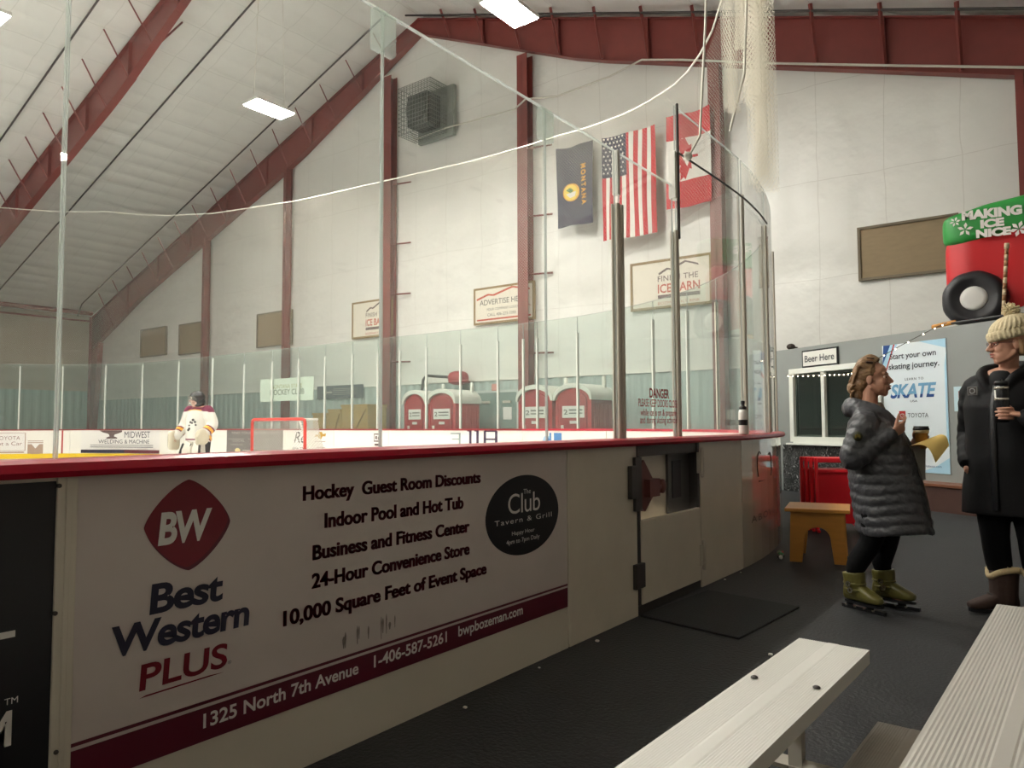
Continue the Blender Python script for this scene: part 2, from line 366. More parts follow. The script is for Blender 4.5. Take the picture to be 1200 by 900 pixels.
# steel frames
def steel_frame(Y, label, gable=False):
    t = T('steel_frame', label, 'roof beam', (XR, Y, 0))
    span = 25.3
    def depth(d): return 0.55+min(1.0, d/7.0)*0.75 if d < 20 else 1.3+(d-20)/5.3*0.5
    for s in (-1, 1):
        ds = np.linspace(0, span, 24)
        top = [(XR+s*d, ZR-SL*d) for d in ds]; bot = [(XR+s*d, ZR-SL*d-depth(d)) for d in ds]
        r = MB()
        r.prism(top+bot[::-1], lambda p, k: (p[0], Y-0.01+0.02*k, p[1]))
        for row in (top, bot):
            for (xa, za), (xb, zb) in zip(row[:-1], row[1:]):
                r.add([(xa, Y-0.13, za), (xb, Y-0.13, zb), (xb, Y+0.13, zb), (xa, Y+0.13, za), (xa, Y-0.13, za-0.025), (xb, Y-0.13, zb-0.025), (xb, Y+0.13, zb-0.025), (xa, Y+0.13, za-0.025)],
                      [(0, 1, 2, 3), (7, 6, 5, 4), (0, 4, 5, 1), (2, 6, 7, 3)])
        for d in np.arange(3.0, span-2, 3.05):
            x = XR+s*d; zt = ZR-SL*d; r.box((x-0.01, Y-0.12, zt-depth(d)), (x+0.01, Y+0.12, zt))
        put(r, 'rafter', M_red, t)
        c = MB(); xo = XR+s*(span+0.25); xi = xo-s*0.55; xk = xo-s*1.15; zt = ZR-SL*span
        c.prism([(xo, 0), (xi, 0), (xk, zt-1.5), (xk, zt+SL*0.9), (xo, zt)], lambda p, k: (p[0], Y-0.01+0.02*k, p[1]))
        c.box((min(xo, xo-s*0.03), Y-0.14, 0), (max(xo, xo-s*0.03), Y+0.14, zt))
        for (xa, za), (xb, zb) in (((xi, 0), (xk, zt-1.5)),):
            c.add([(xa, Y-0.14, za), (xb, Y-0.14, zb), (xb, Y+0.14, zb), (xa, Y+0.14, za), (xa+s*.03, Y-0.14, za), (xb+s*.03, Y-0.14, zb), (xb+s*.03, Y+0.14, zb), (xa+s*.03, Y+0.14, za)],
                  [(0, 1, 2, 3), (7, 6, 5, 4), (0, 4, 5, 1), (2, 6, 7, 3)])
        put(c, 'column', M_red, t)
        for i, d in enumerate(np.arange(1.52, span-1, 1.52)):
            x = XR+s*d; zb = ZR-SL*d-depth(d)+0.04
            for q in ((-1,) if gable else (-1, 1)):
                if q == 1 and i % 2: continue
                b = MB(); b.tube([(x, Y+q*0.1, zb), (x, Y+q*(0.6 if gable and s > 0 else 0.9), zroof(x)-0.12)], 0.05 if gable and s > 0 else 0.03, 4, smooth=False, round_end=False); put(b, 'flange_brace', M_red, t)
    return t
steel_frame(18.95, 'dark red steel roof frame against the white end wall', True)
steel_frame(11.55, 'dark red sloping roof frame in the top left, second from end wall')
steel_frame(4.0, 'dark red roof frame overhead, out ahead of the bleachers')
mb = MB(); mb.tube([(XL+0.6, YB+.3, 7.4), (XL+0.6, WG-.5, 7.5)], 0.13, 4, smooth=False); mb.tube([(XL+0.6, YB+.3, 7.0), (XL+0.6, WG-.5, 7.05)], 0.05, 6)
one(mb, 'eave_strut', M_red, 'dark red beam along the eave of the far left wall', 'roof beam')
for Y, lb in ((17.75, 'thin dark pipe on the left roof slope closest to the end wall'), (13.75, 'thin dark pipe on the left roof slope between the two visible frames'), (10.0, 'thin dark pipe on the left roof slope in the upper left corner')):
    mb = MB(); mb.tube([(XR-0.6, Y, zroof(XR-0.6)-0.2), (-42.3, Y, zroof(-42.3)-0.2), (-42.8, Y, 7.2)], 0.032, 6); one(mb, 'roof_pipe', M_dark, lb, 'pipe')
mb = MB(); mb.tube([(XR-.2, 18.4, zroof(XR)-0.25), (5.5, 18.4, zroof(5.5)-0.25)], 0.035, 6); one(mb, 'roof_pipe', M_dark, 'thin dark pipe running above the beam at the top right', 'pipe')
# gable columns with girt stubs
col_lb = {-32.1: 'thin red wind column at the far left of the end wall', -25.95: 'thin red wind column above the hockey club banner', -19.8: 'wide red column left of the caged heater',
          -13.6: 'wide red column left of the navy flag', -7.25: 'red column behind the hanging white net', -0.45: 'red column at the far right edge of the end wall'}
girt = {-19.8: [(220,), (289,), (347,), (425,)], -13.6: [(178,), (257,), (324,), (415,)]}
for X, lb in col_lb.items():
    t = T('wind_column', lb, 'column', (X, WG-0.28, 0)); w = 0.2 if X in (-19.8, -13.6) else (0.16 if X > -10 else 0.09)
    zt = ZR-SL*abs(X-XR)-1.25
    c = MB(); y0, y1 = WG-0.46, WG-0.14
    c.box((X-w, y0, 0), (X+w, y0+0.02, zt)); c.box((X-w, y1-0.02, 0), (X+w, y1, zt)); c.box((X-0.012, y0, 0), (X+0.012, y1, zt))
    put(c, 'shaft', M_red, t)
    if X in girt:
        px = proj((X, WG, 5))[0]
        for (yy,) in girt[X]:
            z = onY(px, yy, WG)[2]; g = MB(); g.tube([(X+w*0.6, WG-0.3, z), (X+w+0.75, WG-0.16, z-0.02)], 0.03, 4, smooth=False, round_end=False); put(g, 'girt_stub', M_red, t)

# ================================================================== THE RINK
XB, R1 = -2.19, 7.6
C1 = (XB-R1, 5.9); YE = C1[1]+R1; C2 = (-24.85, 5.9); XF = C2[0]-R1
L1 = C1[1]; L2 = L1+R1*PI/2; L3 = L2+(C1[0]-C2[0]); L4 = L3+R1*PI/2
def path(s):      # point and outward normal of the board centre line
    if s <= L1: return (XB, s), (1, 0)
    if s <= L2: a = (s-L1)/R1; return (C1[0]+R1*math.cos(a), C1[1]+R1*math.sin(a)), (math.cos(a), math.sin(a))
    if s <= L3: return (C1[0]-(s-L2), YE), (0, 1)
    if s <= L4: a = PI/2+(s-L3)/R1; return (C2[0]+R1*math.cos(a), C2[1]+R1*math.sin(a)), (math.cos(a), math.sin(a))
    return (XF, C2[1]-(s-L4)), (-1, 0)
def onp(s, n, z): (x, y), (a, b) = path(s); return (x+a*n, y+b*n, z)
def sweep(mb, s0, s1, prof, m=0, step=0.3, smooth=False):
    k = max(1, int(math.ceil((s1-s0)/step))) if not (s1 <= L1 or (s0 >= L2 and s1 <= L3)) else 1
    rows = [[onp(s0+(s1-s0)*i/k, n, z) for n, z in prof] for i in range(k+1)]
    return mb.ring(rows, m, smooth)
def inner(s0, off=0.056): return lambda u, v: onp(s0-u, -off, v)       # face seen from inside the rink
def s_px(x, lo=L1+6, hi=L4, z=0.6):
    ss = np.linspace(lo, hi, 4000); xs = np.array([proj(onp(s, -0.055, z))[0] for s in ss]); return float(ss[np.argmin(abs(xs-x))])
ICE = [onp(s, 0, 0)[:2] for s in np.linspace(L1, L2, 24)]+[onp(s, 0, 0)[:2] for s in np.linspace(L3, L4, 24)]+[(XF, YB+2), (XB, YB+2)]
mb = MB(); mb.prism(ICE, lambda p, k: (p[0], p[1], 0.02-0.02*k)); struct(mb, 'ice_floor', M_ice)

BT = 1.045
M_far = mat('bright_board_plastic', 'E8E4DA', 0.3, var=0.03)
def section(s0, s1, label, m=M_hdpe, kick=True, group=None, far=False):
    (x, y), _ = path((s0+s1)/2); t = T('dasher_board', label, 'rink boards', (x, y, 0), 0, group)
    g = 0.004
    b = MB(); sweep(b, s0+g, s1-g, [(-0.05, 0.0), (0.05, 0.0), (0.05, BT), (-0.05, BT)]); put(b, 'panel', m, t)
    k = MB(); sweep(k, s0+g, s1-g, [(-0.062, 0.02), (-0.0505, 0.02), (-0.0505, 0.2), (-0.058, 0.2)]); put(k, 'kick_plate', M_yellow, t)
    return t
FN = lambda u, v: (XB+0.0525, u, v)            # outer face of the near boards, u along Y
def at(px, py):  q = onX(px, py, XB+0.05); return q[1], q[2]
def btext(mb, s, bl, br, top, m, bold=0.02, shear=0.0, space=1.0, fn=None):
    u0, z0 = at(*bl); u1, z1 = at(*br); zt = at(bl[0], top)[1]; z = (z0+z1)/2
    f = fn or (lambda u, v: (XB+0.0552, u, v))
    return text(mb, s, f, u0, z, u1-u0, zt-z0, m, bold, shear, space)
M_ad = mat('pale_advert_sheet', 'D2C7C1', 0.35, var=0.05, vscale=5)
M_maroon = mat('maroon_print', '5E1428', 0.4, var=0.06)
M_navy = mat('navy_print', '232038', 0.4, var=0.06)
M_adred = mat('deep_red_print', '7A0E22', 0.3, var=0.1)
M_blackad = mat('black_advert_sheet', '1B1A1D', 0.35, var=0.15, vscale=4)
# black advert section at the left edge
sA = section(-3.6, 0.865, 'near rink board section with a black advert sheet at the left edge')
a = MB(); rect(a, FN, -2.2, 0.03, at(62, 700)[0], 1.03); put(a, 'advert_panel', M_blackad, sA)
l = MB()
u, z = at(-14, 752); rect(l, lambda u, v: (XB+0.0545, u, v), u, z, at(17, 745)[0], at(17, 738)[1])
f3 = lambda u, v: (XB+0.0545, u, v)
btext(l, 'TM', (4, 826), (20, 823), 818, 0, 0.0)
btext(l, 'M', (-22, 880), (12, 872), 839, 0, 0.035)
put(l, 'lettering', M_print, sA)
st = MB(); st.box((XB+0.05, at(64, 700)[0]-0.005, 0.02), (XB+0.062, at(88, 700)[0]-0.004, 1.04)); st.box((XB+0.062, 0.865, 0.02), (XB+0.068, 0.879, 1.04)); put(st, 'joint_strip', M_hdpe, sA, bevel=0.003)
sc = MB()
for (x, y) in ((67, 569), (62, 718), (63, 880)):
    q = at(x, y); sc.lathe([(0.006, XB+0.05), (0.006, XB+0.066), (0.002, XB+0.068)], (0, q[0], q[1]), 8, axis='x')
put(sc, 'screw', M_dark, sA)
# hotel advert section
sB = section(0.895, 3.345, 'near rink board section with the big hotel advert')
uL, uR = at(86, 700)[0], at(664, 620)[0]
ad = MB(); zt = 1.035; zb = 0.215
rect(ad, FN, uL, zb, uR, zt, 0); f2 = lambda u, v: (XB+0.0537, u, v)
rect(ad, f2, uL, zb, uR, 0.315, 1); rect(ad, f2, uL, 0.325, uR, 0.335, 1)
for (x, y, w_, h_) in ((402, 753, .006, .045), (404, 750, .004, .06), (418, 744, .004, .07), (420, 741, .003, .05), (431, 741, .004, .05), (446, 736, .003, .09), (448, 733, .004, .06), (452, 731, .003, .08), (456, 733, .006, .03), (462, 728, .003, .05), (462, 700, .02, .006)):   # rubber scuffs
    q = at(x, y); P = [(q[0]+w_*math.cos(t)*(1+0.3*math.sin(3*t)), q[1]+h_*0.5*math.sin(t)) for t in np.linspace(0, 2*PI, 12, endpoint=False)]
    ad.flat(P, lambda p: f2(*p), 2)
put(ad, 'advert_panel', [M_ad, M_maroon, mat('rubber_scuff', '8A7F78', 0.6, var=0.3, vscale=60)], sB)
# diamond logo
lg = MB()
cL, cT, cRt, cB = at(167, 617.5), at(222, 561), at(267, 605.5), at(214, 666)
cu = (cL[0]+cRt[0])/2; cz = (cT[1]+cB[1])/2; ru = (cRt[0]-cL[0])/2*1.0; rz_ = (cT[1]-cB[1])/2
def diamond(k): return [(cu+k*ru*math.copysign(abs(math.cos(t))**1.45, math.cos(t)), cz+k*rz_*math.copysign(abs(math.sin(t))**1.45, math.sin(t))) for t in np.linspace(0, 2*PI, 72, endpoint=False)]
lg.flat([(u+0.006, v-0.008) for u, v in diamond(1.0)], lambda p: (XB+0.0541, p[0], p[1]), 1)
lg.flat(diamond(0.985), lambda p: (XB+0.0546, p[0], p[1]), 0)
btext(lg, 'BW', (184, 637.5), (247, 630), 600, 2, 0.035, 0.12, 0.9)
put(lg, 'logo', [M_adred, M_maroon, M_print], sB)
l = MB()
btext(l, 'Best', (174, 718), (260, 702.5), 683, 0, 0.03, 0.06, 0.95)
btext(l, 'Western', (129, 770), (291, 731), 734, 0, 0.03, 0.06, 0.95)
btext(l, 'PLUS', (162, 809), (265, 780), 778, 1, 0.02, 0.05)
u0, z0 = at(162, 818); u1, z1 = at(262, 788); f4 = lambda u, v: (XB+0.055, u, v)
l.add([f4(u0, (z0+z1)/2-.002), f4(u1, (z0+z1)/2+.003), f4(u1-.05, (z0+z1)/2+.006), f4(u0+.02, (z0+z1)/2+.003)], [(0, 1, 2, 3)], 1)
btext(l, '®', (266, 778), (270, 777), 774, 0, 0)
for args in (('Hockey  Guest Room Discounts', (353.6, 586.6), (561.5, 565), 569.5), ('Indoor Pool and Hot Tub', (379, 618.4), (541.4, 595), 601),
             ('Business and Fitness Center', (365, 656), (548.6, 622.6), 638.5), ('24-Hour Convenience Store', (364, 691), (548.6, 647.5), 673.6),
             ('10,000 Square Feet of Event Space', (330.5, 734.5), (568.4, 671), 716.5)):
    btext(l, *args, 2, 0.026); btext(l, args[0], (args[1][0]+0.9, args[1][1]), (args[2][0]+0.9, args[2][1]), args[3], 2, 0.026)
for args in (('1325 North 7th Avenue', (237, 850), (419, 791), 833), ('1-406-587-5261', (437, 781.7), (522.7, 751.7), 767.5), ('bwpbozeman.com', (536, 744), (611.7, 720.7), 731.7)):
    btext(l, *args, 3, 0.022)
put(l, 'lettering', [M_navy, M_adred, M_maroon, M_print], sB)
ov = MB(); a1, a2, a3, a4 = at(568, 607), at(653.6, 600), at(614, 556.5), at(606, 651.5)
oc = ((a1[0]+a2[0])/2, (a3[1]+a4[1])/2); orr = ((a2[0]-a1[0])/2, (a3[1]-a4[1])/2)
ov.flat([(oc[0]+orr[0]*math.cos(t), oc[1]+orr[1]*math.sin(t)) for t in np.linspace(0, 2*PI, 64, endpoint=False)], lambda p: (XB+0.0542, p[0], p[1]), 0)
btext(ov, 'Club', (594.5, 601.8), (632, 598), 577, 1, 0.0, 0, 0.95); btext(ov, 'The', (612.5, 579), (621, 577.5), 573, 1, 0)
btext(ov, 'Tavern & Grill', (578.6, 616.6), (645.5, 605.5), 610, 1, 0.0, 0, 1.2); btext(ov, 'Happy Hour', (599, 627.4), (625.4, 622.6), 622.4, 1, 0); btext(ov, '4pm to 7pm Daily', (592.4, 638.5), (631.4, 630.4), 633, 1, 0)
put(ov, 'oval_emblem', [M_blackad, M_print], sB)
sp_ = MB(); sp_.box((XB+0.05, 3.338, 0.02), (XB+0.056, 3.352, 1.04)); put(sp_, 'joint_strip', M_hdpe, sB)
sC = section(3.352, 4.14, 'plain beige rink board section left of the gate', M_hdpe2)
sD = section(5.125, 5.98, 'plain beige rink board section right of the gate', M_hdpe2)
sE = section(5.985, 7.6, 'glossy rink board section mirroring the stool and red frames', M_gloss)
d = MB(); OUT = lambda u, v: onp(u, 0.0522, v)
def sat(px, py):
    ss = np.linspace(5.9, 8.2, 700); P = [onp(s, 0.05, 0.8) for s in ss]; i = int(np.argmin([abs(proj(p)[0]-px) for p in P])); s = float(ss[i])
    zz = np.linspace(0, 1.2, 600); j = int(np.argmin([abs(proj(onp(s, 0.05, z))[1]-py) for z in zz])); return s, float(zz[j])
for k in (-1, 1):
    c0, zc_ = sat(896+6*k, 545); P = []
    rr = [(c0+0.075*math.cos(t), zc_+0.12*math.sin(t)) for t in np.linspace(PI/2-1.9*(k > 0)-.6, PI/2+1.9*(k < 0)+.6, 16)]
    for (p, q) in zip(rr[:-1], rr[1:]): d.tube([OUT(*p), OUT(*q)], 0.004, 4, round_end=False)
s0, z0 = sat(889, 564); s1, z1 = sat(909, 559); d.tube([OUT(s0, z0), OUT(s1, z1)], 0.006, 4)
s0, z0 = sat(879, 610); s1, z1 = sat(906, 603); text(d, 'ABOVE', lambda u, v: OUT(u, v), s0, (z0+z1)/2, (s1-s0), 0.06, 0, 0.0, 0, 1.3)
put(d, 'lettering', M_dark, sE)
s = 7.605; i = 0
crn = ['curved rink board section hidden behind the silhouette of the corner', 'curved corner board section seen through the two right hand panes', 'curved corner board section seen below the red warning lettering', 'last curved board section with a small blue badge below the right hand toilets']
while s < L2-0.5:
    section(s, min(s+2.6, L2), crn[i], M_far if i else M_gloss); s += 2.605; i += 1
end_lb = ['white end board section with large blue and grey numerals', 'blank white end board section below the left pair of toilets', 'white end board section with a small brown square mark', 'white end board section with a gold cross badge right of the goal',
          'white end board section directly behind the goal mouth', 'white end board section with the dark grey advert', 'white end board section close behind the goalkeeper']
ends = np.linspace(L2, L3, 8)
for i in range(7): section(ends[i], ends[i+1], end_lb[i], M_far)
fl = ['far corner board section under the right part of the welding advert', 'far corner board section under the black anvil', 'far corner board section with the thin red line and tan badge', 'far corner board section with the car rental advert', 'far corner board section beyond the left edge of view']
fs = np.linspace(L3, L4, 6); far_sec = []
for i in range(5): far_sec.append(section(fs[i], fs[i+1], fl[i], M_far))
section(L4+0.01, L4+6, 'board section on the far side beyond the left edge', M_far)
# printed adverts on the far boards, each a sheet fixed on the boards
M_grey_ad = mat('dark_grey_advert', '6F6A66', 0.45, var=0.08); M_brn = mat('brown_grey_print', '5D4A47', 0.5, var=0.05); M_inkred = mat('red_print', 'B02A28', 0.4, var=0.05); M_tan = mat('tan_print', 'A98F7C', 0.5, var=0.05); M_gold = mat('gold_print', 'B98F2E', 0.4, var=0.05)
def z_px(s, py):
    zz = np.linspace(-0.2, 1.3, 700); return float(zz[np.argmin([abs(proj(onp(s, -0.055, z))[1]-py) for z in zz])])
def advert(x0, x1, y0, y1, label, base, draw, mats):
    s0, s1 = s_px(x0), s_px(x1); t = T('advert_sheet', label, 'advert', onp((s0+s1)/2, -0.055, 0.2))
    za, zb = z_px((s0+s1)/2, y1), z_px((s0+s1)/2, y0)
    b = MB(); rect(b, inner(s0, 0.0535), 0, za, s0-s1, zb, 0, 60); put(b, 'sheet', base, t, fix=False)
    W, H = s0-s1, zb-za; l = MB(); draw(l, lambda u, v: inner(s0, 0.0565)(u*W, za+v*H)); put(l, 'lettering', mats, t, fix=False)
def d_mid(l, f):
    anv = [(.20, .97), (.47, .97), (.47, .90), (.42, .84), (.38, .80), (.37, .72), (.41, .67), (.41, .62), (.28, .62), (.28, .67), (.32, .72), (.31, .80), (.29, .84), (.24, .88)]
    l.flat(anv, lambda p: f(*p), 0)
    text(l, 'MIDWEST', f, .5, .66, .35, .28, 1, 0.0); text(l, 'WELDING & MACHINE', f, .19, .42, .65, .17, 1, 0.0)
    rect(l, f, .1, .34, .9, .36, 1); rect(l, f, .1, .26, .9, .285, 1); rect(l, f, 0, .02, .5, .16, 1); rect(l, f, .5, .02, 1, .16, 2)
advert(95, 187, 503.5, 531.5, 'white welding company advert with a black anvil on far boards', M_print, d_mid, [M_brn, M_navy, M_maroon])
def d_toy(l, f):
    text(l, 'TOYOTA', f, .3, .62, .55, .18, 0, 0.0, 0, 1.1); text(l, 'Rent a Car', f, .18, .36, .72, .18, 0, 0.0)
    for a in ((.02, .1, .98, .12), (.02, .93, .98, .95), (.96, .1, .98, .95)): rect(l, f, *a, 1)
    rect(l, f, .3, .0, .95, .06, 1)
advert(-22, 31, 506, 531, 'white car rental advert at the left end of far boards', M_print, d_toy, [mat('rose_print', '8F6A66', 0.5), M_tan])
def d_v(l, f):
    l.flat([(0, 0), (1, 0), (1, .72), (.75, .72), (.5, .4), (.25, .72), (0, .72)], lambda p: f(*p), 0); rect(l, f, 0, .8, 1, .86, 0); rect(l, f, 0, .93, 1, .98, 0)
advert(32.5, 50.5, 516, 532, 'small tan badge with a white v on far boards', M_print, d_v, [M_tan])
def d_drk(l, f):
    text(l, 'FIND YOUR DREAM HOME', f, .1, .82, .84, .1, 0, 0); text(l, 'LOCAL', f, .12, .5, .22, .07, 0, 0)
    for a in ((.04, .6, .32, .615), (.4, .6, .58, .615), (.7, .6, .95, .615), (.08, .36, .3, .375), (.42, .4, .62, .41), (.3, .12, .5, .16), (.74, .42, .92, .43)): rect(l, f, *a, 0)
    l.flat([(.21+.05*math.cos(t), .13+.1*math.sin(t)) for t in np.linspace(0, 2*PI, 16, endpoint=False)], lambda p: f(*p), 1); text(l, 'CALL', f, .58, .1, .2, .1, 1, 0)
advert(265.5, 331.5, 503.5, 532, 'dark grey advert on the end boards behind the goal', M_grey_ad, d_drk, [mat('pale_grey_print', 'A9A49C', 0.5), mat('cream_print', 'D9C68E', 0.5)])
def d_re(l, f): text(l, 'Re', f, .1, .45, .8, .5, 0, 0.0, 0.3); text(l, 'REALTY', f, .0, .12, .8, .14, 0, 0)
advert(343, 360, 504, 531, 'white advert with black script seen through the goal net', M_print, d_re, [M_black])
def d_gold(l, f):
    l.flat([(.0, .78), (.3, .78), (.36, .9), (.64, .9), (.7, .8), (1, .84), (.95, .7), (.68, .7), (.6, .6), (.32, .6), (.28, .7), (-.02, .68)], lambda p: f(*p), 0)
    rect(l, f, 0, .46, .95, .49, 1); rect(l, f, .2, .2, .95, .23, 1); rect(l, f, .2, .1, .95, .13, 1)
advert(369, 382, 503.5, 530, 'white advert with a gold cross badge right of the goal', M_print, d_gold, [M_gold, M_tan])
def d_brn(l, f):
    for a in ((0, .35, .08, 1), (.92, .35, 1, 1), (0, .9, 1, 1), (.0, .35, 1, .45), (.2, .55, .45, .8), (.55, .5, .8, .75)): rect(l, f, *a, 0)
    rect(l, f, .1, .05, .9, .2, 0)
advert(438, 446.5, 508, 523, 'small brown square mark on the end boards', M_print, d_brn, [M_brn])
def d_num(l, f):
    def seg(x0, y0, x1, y1, m): rect(l, f, x0, y0, x1, y1, m)
    for a in ((.02, .9, .24, .98), (.2, .0, .24, .95), (.05, .55, .22, .62), (.02, .2, .22, .27), (.02, .0, .05, .25)): seg(*a, 0)
    for x in (.42, .57): seg(x, 0, x+.05, 1.15, 1); seg(x-.04, 1.07, x+.05, 1.15, 1)
    for a in ((.72, 0, .77, 1.1), (.95, 0, 1.0, 1.1), (.74, 1.05, .98, 1.15), (.74, .55, .98, .65), (.74, .05, .98, .12)): seg(*a, 1)
advert(527, 583, 507, 526, 'large blue and grey numerals on the white end boards', M_print, d_num, [mat('grey_numeral', '8E9A96', 0.5), mat('purple_navy_numeral', '45364E', 0.5)])
def d_blu(l, f):
    l.flat([(.0, .3), (.12, .3), (.12, .55), (.35, .55), (.35, .95), (.45, .95), (.45, .1), (.1, .1)], lambda p: f(*p), 0); l.flat([(.22+.2*math.cos(t), .4+.35*math.sin(t)) for t in np.linspace(0, 2*PI, 18, endpoint=False)], lambda p: f(*p), 1)
    rect(l, f, .58, .05, .98, .95, 0); rect(l, f, .64, .12, .92, .85, 2); text(l, '3', f, .7, .3, .15, .4, 0, 0)
advert(636, 659, 506.5, 522, 'small blue badge of two shapes on end boards', M_print, d_blu, [mat('blue_print', '3F74A8', 0.4), mat('light_blue_print', '8FB0CC', 0.4), M_print])
s0 = s_px(73); mb = MB(); rect(mb, inner(s0+0.03, 0.054), 0, 0.02, 0.06, 1.04); one(mb, 'goal_line_stripe', M_inkred, 'thin vertical red line on the far corner boards', 'line')

# cap rail
mb = MB(); sweep(mb, -3.6, L2, [(-0.07, BT), (0.085, BT-0.004), (0.1, BT+0.012), (0.092, BT+0.034), (0.06, BT+0.042), (-0.05, BT+0.042), (-0.07, BT+0.03)], 0, 0.2)
one(mb, 'cap_rail', M_cap, 'glossy red plastic cap along the top of the near boards', 'rail')
mb = MB(); sweep(mb, L2+.01, L4+6, [(-0.065, BT), (0.07, BT), (0.07, BT+0.04), (-0.065, BT+0.04)], 0, 0.3)
one(mb, 'cap_rail', mat('dull_red_cap', '8E2B30', 0.4), 'thin dark red cap along the top of the far boards', 'rail')
# shield glass
ZC = BT+0.042
def pane(s0, s1, zt, label, m, group=None, name='rink_shield', th=0.006):
    t = T(name, label, 'glass shield', onp((s0+s1)/2, 0, ZC), 0, group)
    b = MB(); k = max(1, int((s1-s0)/0.25)) if s1 > L1 and not (s0 >= L2-.01 and s1 <= L3+.01) else 1
    rows = [[onp(s0+.006+(s1-s0-.012)*i/k, n, z) for n, z in ((-th, ZC), (th, ZC), (th, zt), (-th, zt))] for i in range(k+1)]
    b.ring(rows, 0, False); put(b, 'pane', m, t)
    e = MB(); e.ring([[onp(s0+(s1-s0)*i/k, n, z) for n, z in ((-th, zt), (th, zt), (th, zt+0.008), (-th, zt+0.008))] for i in range(k+1)], 0, False)
    for ss in (s0+.003, s1-.003): e.ring([[onp(ss+d, n, z) for n, z in ((-th, ZC), (th, ZC), (th, zt), (-th, zt))] for d in (-.0016, .0016)], 0, False)
    put(e, 'polished_edge', M_edge, t); return t
J = [at(-400, 560)[0]]
jl, jm, jr = 0.862, 2.045, 3.225
pane(-1.5, -0.33, 2.87, 'frameless shield pane beyond the left edge of view', M_glass)
pane(-0.32, jl, 2.87, 'frameless shield pane at the left edge above the black advert', M_glass)
pane(jl, jm, 2.87, 'frameless shield pane in front of the goalie', M_glass)
pane(jm, jr, 2.87, 'frameless shield pane in front of the caged heater', M_glass)
pane(jr, 3.99, 2.87, 'frameless shield pane in front of the right hand toilets', M_glass)
pg = pane(4.04, 4.83, 2.87, 'shield pane above the gate with red warning lettering', M_glass)
l = MB(); fw = lambda u, v: (XB+0.008, u, v)
def gat(px, py): q = onX(px, py, XB); return q[1], q[2]
for s, x0, x1, y, h in (('DANGER', 760, 783, 465.5, .062), ('PLEASE KEEP DOORS CLOSED', 747, 795, 476, .052), ('while ice is on & preparing', 749.5, 793.5, 487, .048), ('and during skating activities', 749, 793.5, 496, .048)):
    a0, b0 = gat(x0, y); a1_, _ = gat(x1, y); text(l, s, fw, a0, b0, a1_-a0, h, 0, 0.03 if s == 'DANGER' else 0.008)
put(l, 'lettering', mat('red_vinyl_lettering', 'A8232B', 0.5), pg)
pane(4.89, 6.22, 3.47, 'tall shield pane between the two right hand posts', M_glass)
pane(6.28, 7.15, 3.47, 'tall shield pane at the bend of the near corner', M_glass)
ss = [7.2, 8.35, 9.5, 10.65, 11.8]+[s_px(x, 12.2, L2-.3, 2.2) for x in (803, 763, 719, 675, 628)]+[L2]
for i in range(len(ss)-1): pane(ss[i], ss[i+1], 3.47, 'curved shield pane on the corner boards behind the bend', M_glass if i < 2 else M_glass_far, 'corner shield panes behind the bend')
# clips on the seamless joints
for s, lb in ((jm, 'clear square clip plate on the glass joint below the roof peak'), (jr, 'clear square clip plate on the glass joint left of the navy flag')):
    b = MB(); b.box((XB-0.018, s-0.05, 2.70), (XB+0.018, s+0.06, 2.868)); one(b, 'clip_plate', glassmat('clip_plastic', (0.9, 0.93, 0.9), 0.22), lb, 'clip', 'clip plates on glass joints')
# posts of the near glass
def post(s, z1, label, w=0.028, n0=0.01, m=M_alu):
    t = T('glass_post', label, 'post', onp(s, 0, ZC)); b = MB()
    for (a, bb) in ((-w, w),):
        b.ring([[onp(s+d, n, z) for d, n in ((-w, n0), (w, n0), (w, n0+0.014), (w*0.5, n0+0.02), (-w*0.5, n0+0.02), (-w, n0+0.014))] for z in (ZC-0.01, z1)], 0, False)
        b.ring([[onp(s+d, n, z) for d, n in ((-w, -n0-0.012), (w, -n0-0.012), (w, -n0), (-w, -n0))] for z in (ZC-0.01, z1)], 0, False)
    put(b, 'shaft', m, t, bevel=0.004); return t
post(4.0, 2.54, 'thick aluminium post left of the red lettering', 0.022); post(4.046, 2.54, 'slim aluminium post beside the thick one at the gate', 0.014)
tp = post(4.86, 2.55, 'aluminium post right of the red lettering with a tall thin rod', 0.026)
b = MB(); b.tube([onp(4.875, 0.03, 2.5), onp(4.875, 0.03, 3.47)], 0.012, 8); put(b, 'rod', M_dark, tp)
b = MB(); b.box((XB-0.02, 4.825, 2.78), (XB+0.03, 4.905, 3.12)); put(b, 'clip', M_white, tp)
b = MB(); b.box((XB-0.02, 4.0, 2.6), (XB+0.02, 4.03, 2.88)); one(b, 'glass_clip', M_white, 'white clip strip above the thick post', 'clip')
post(6.25, 3.16, 'aluminium post second from the right end of the near glass', 0.024)
post(7.17, 3.1, 'aluminium post at the rightmost edge of the near glass', 0.026)
b = MB(); b.tube([onp(4.9, 0.03, 3.12)]+[onp(s, 0.03, 3.13) for s in np.linspace(5.6, 7.2, 8)], 0.008, 6); one(b, 'net_cable', M_dark, 'thin dark cable strung between the right hand posts', 'cable')
for s in ss[1:5]:
    post(s, 3.1, 'aluminium post on the curved corner boards behind the bend', 0.02).__setitem__('group', 'corner posts behind the bend')
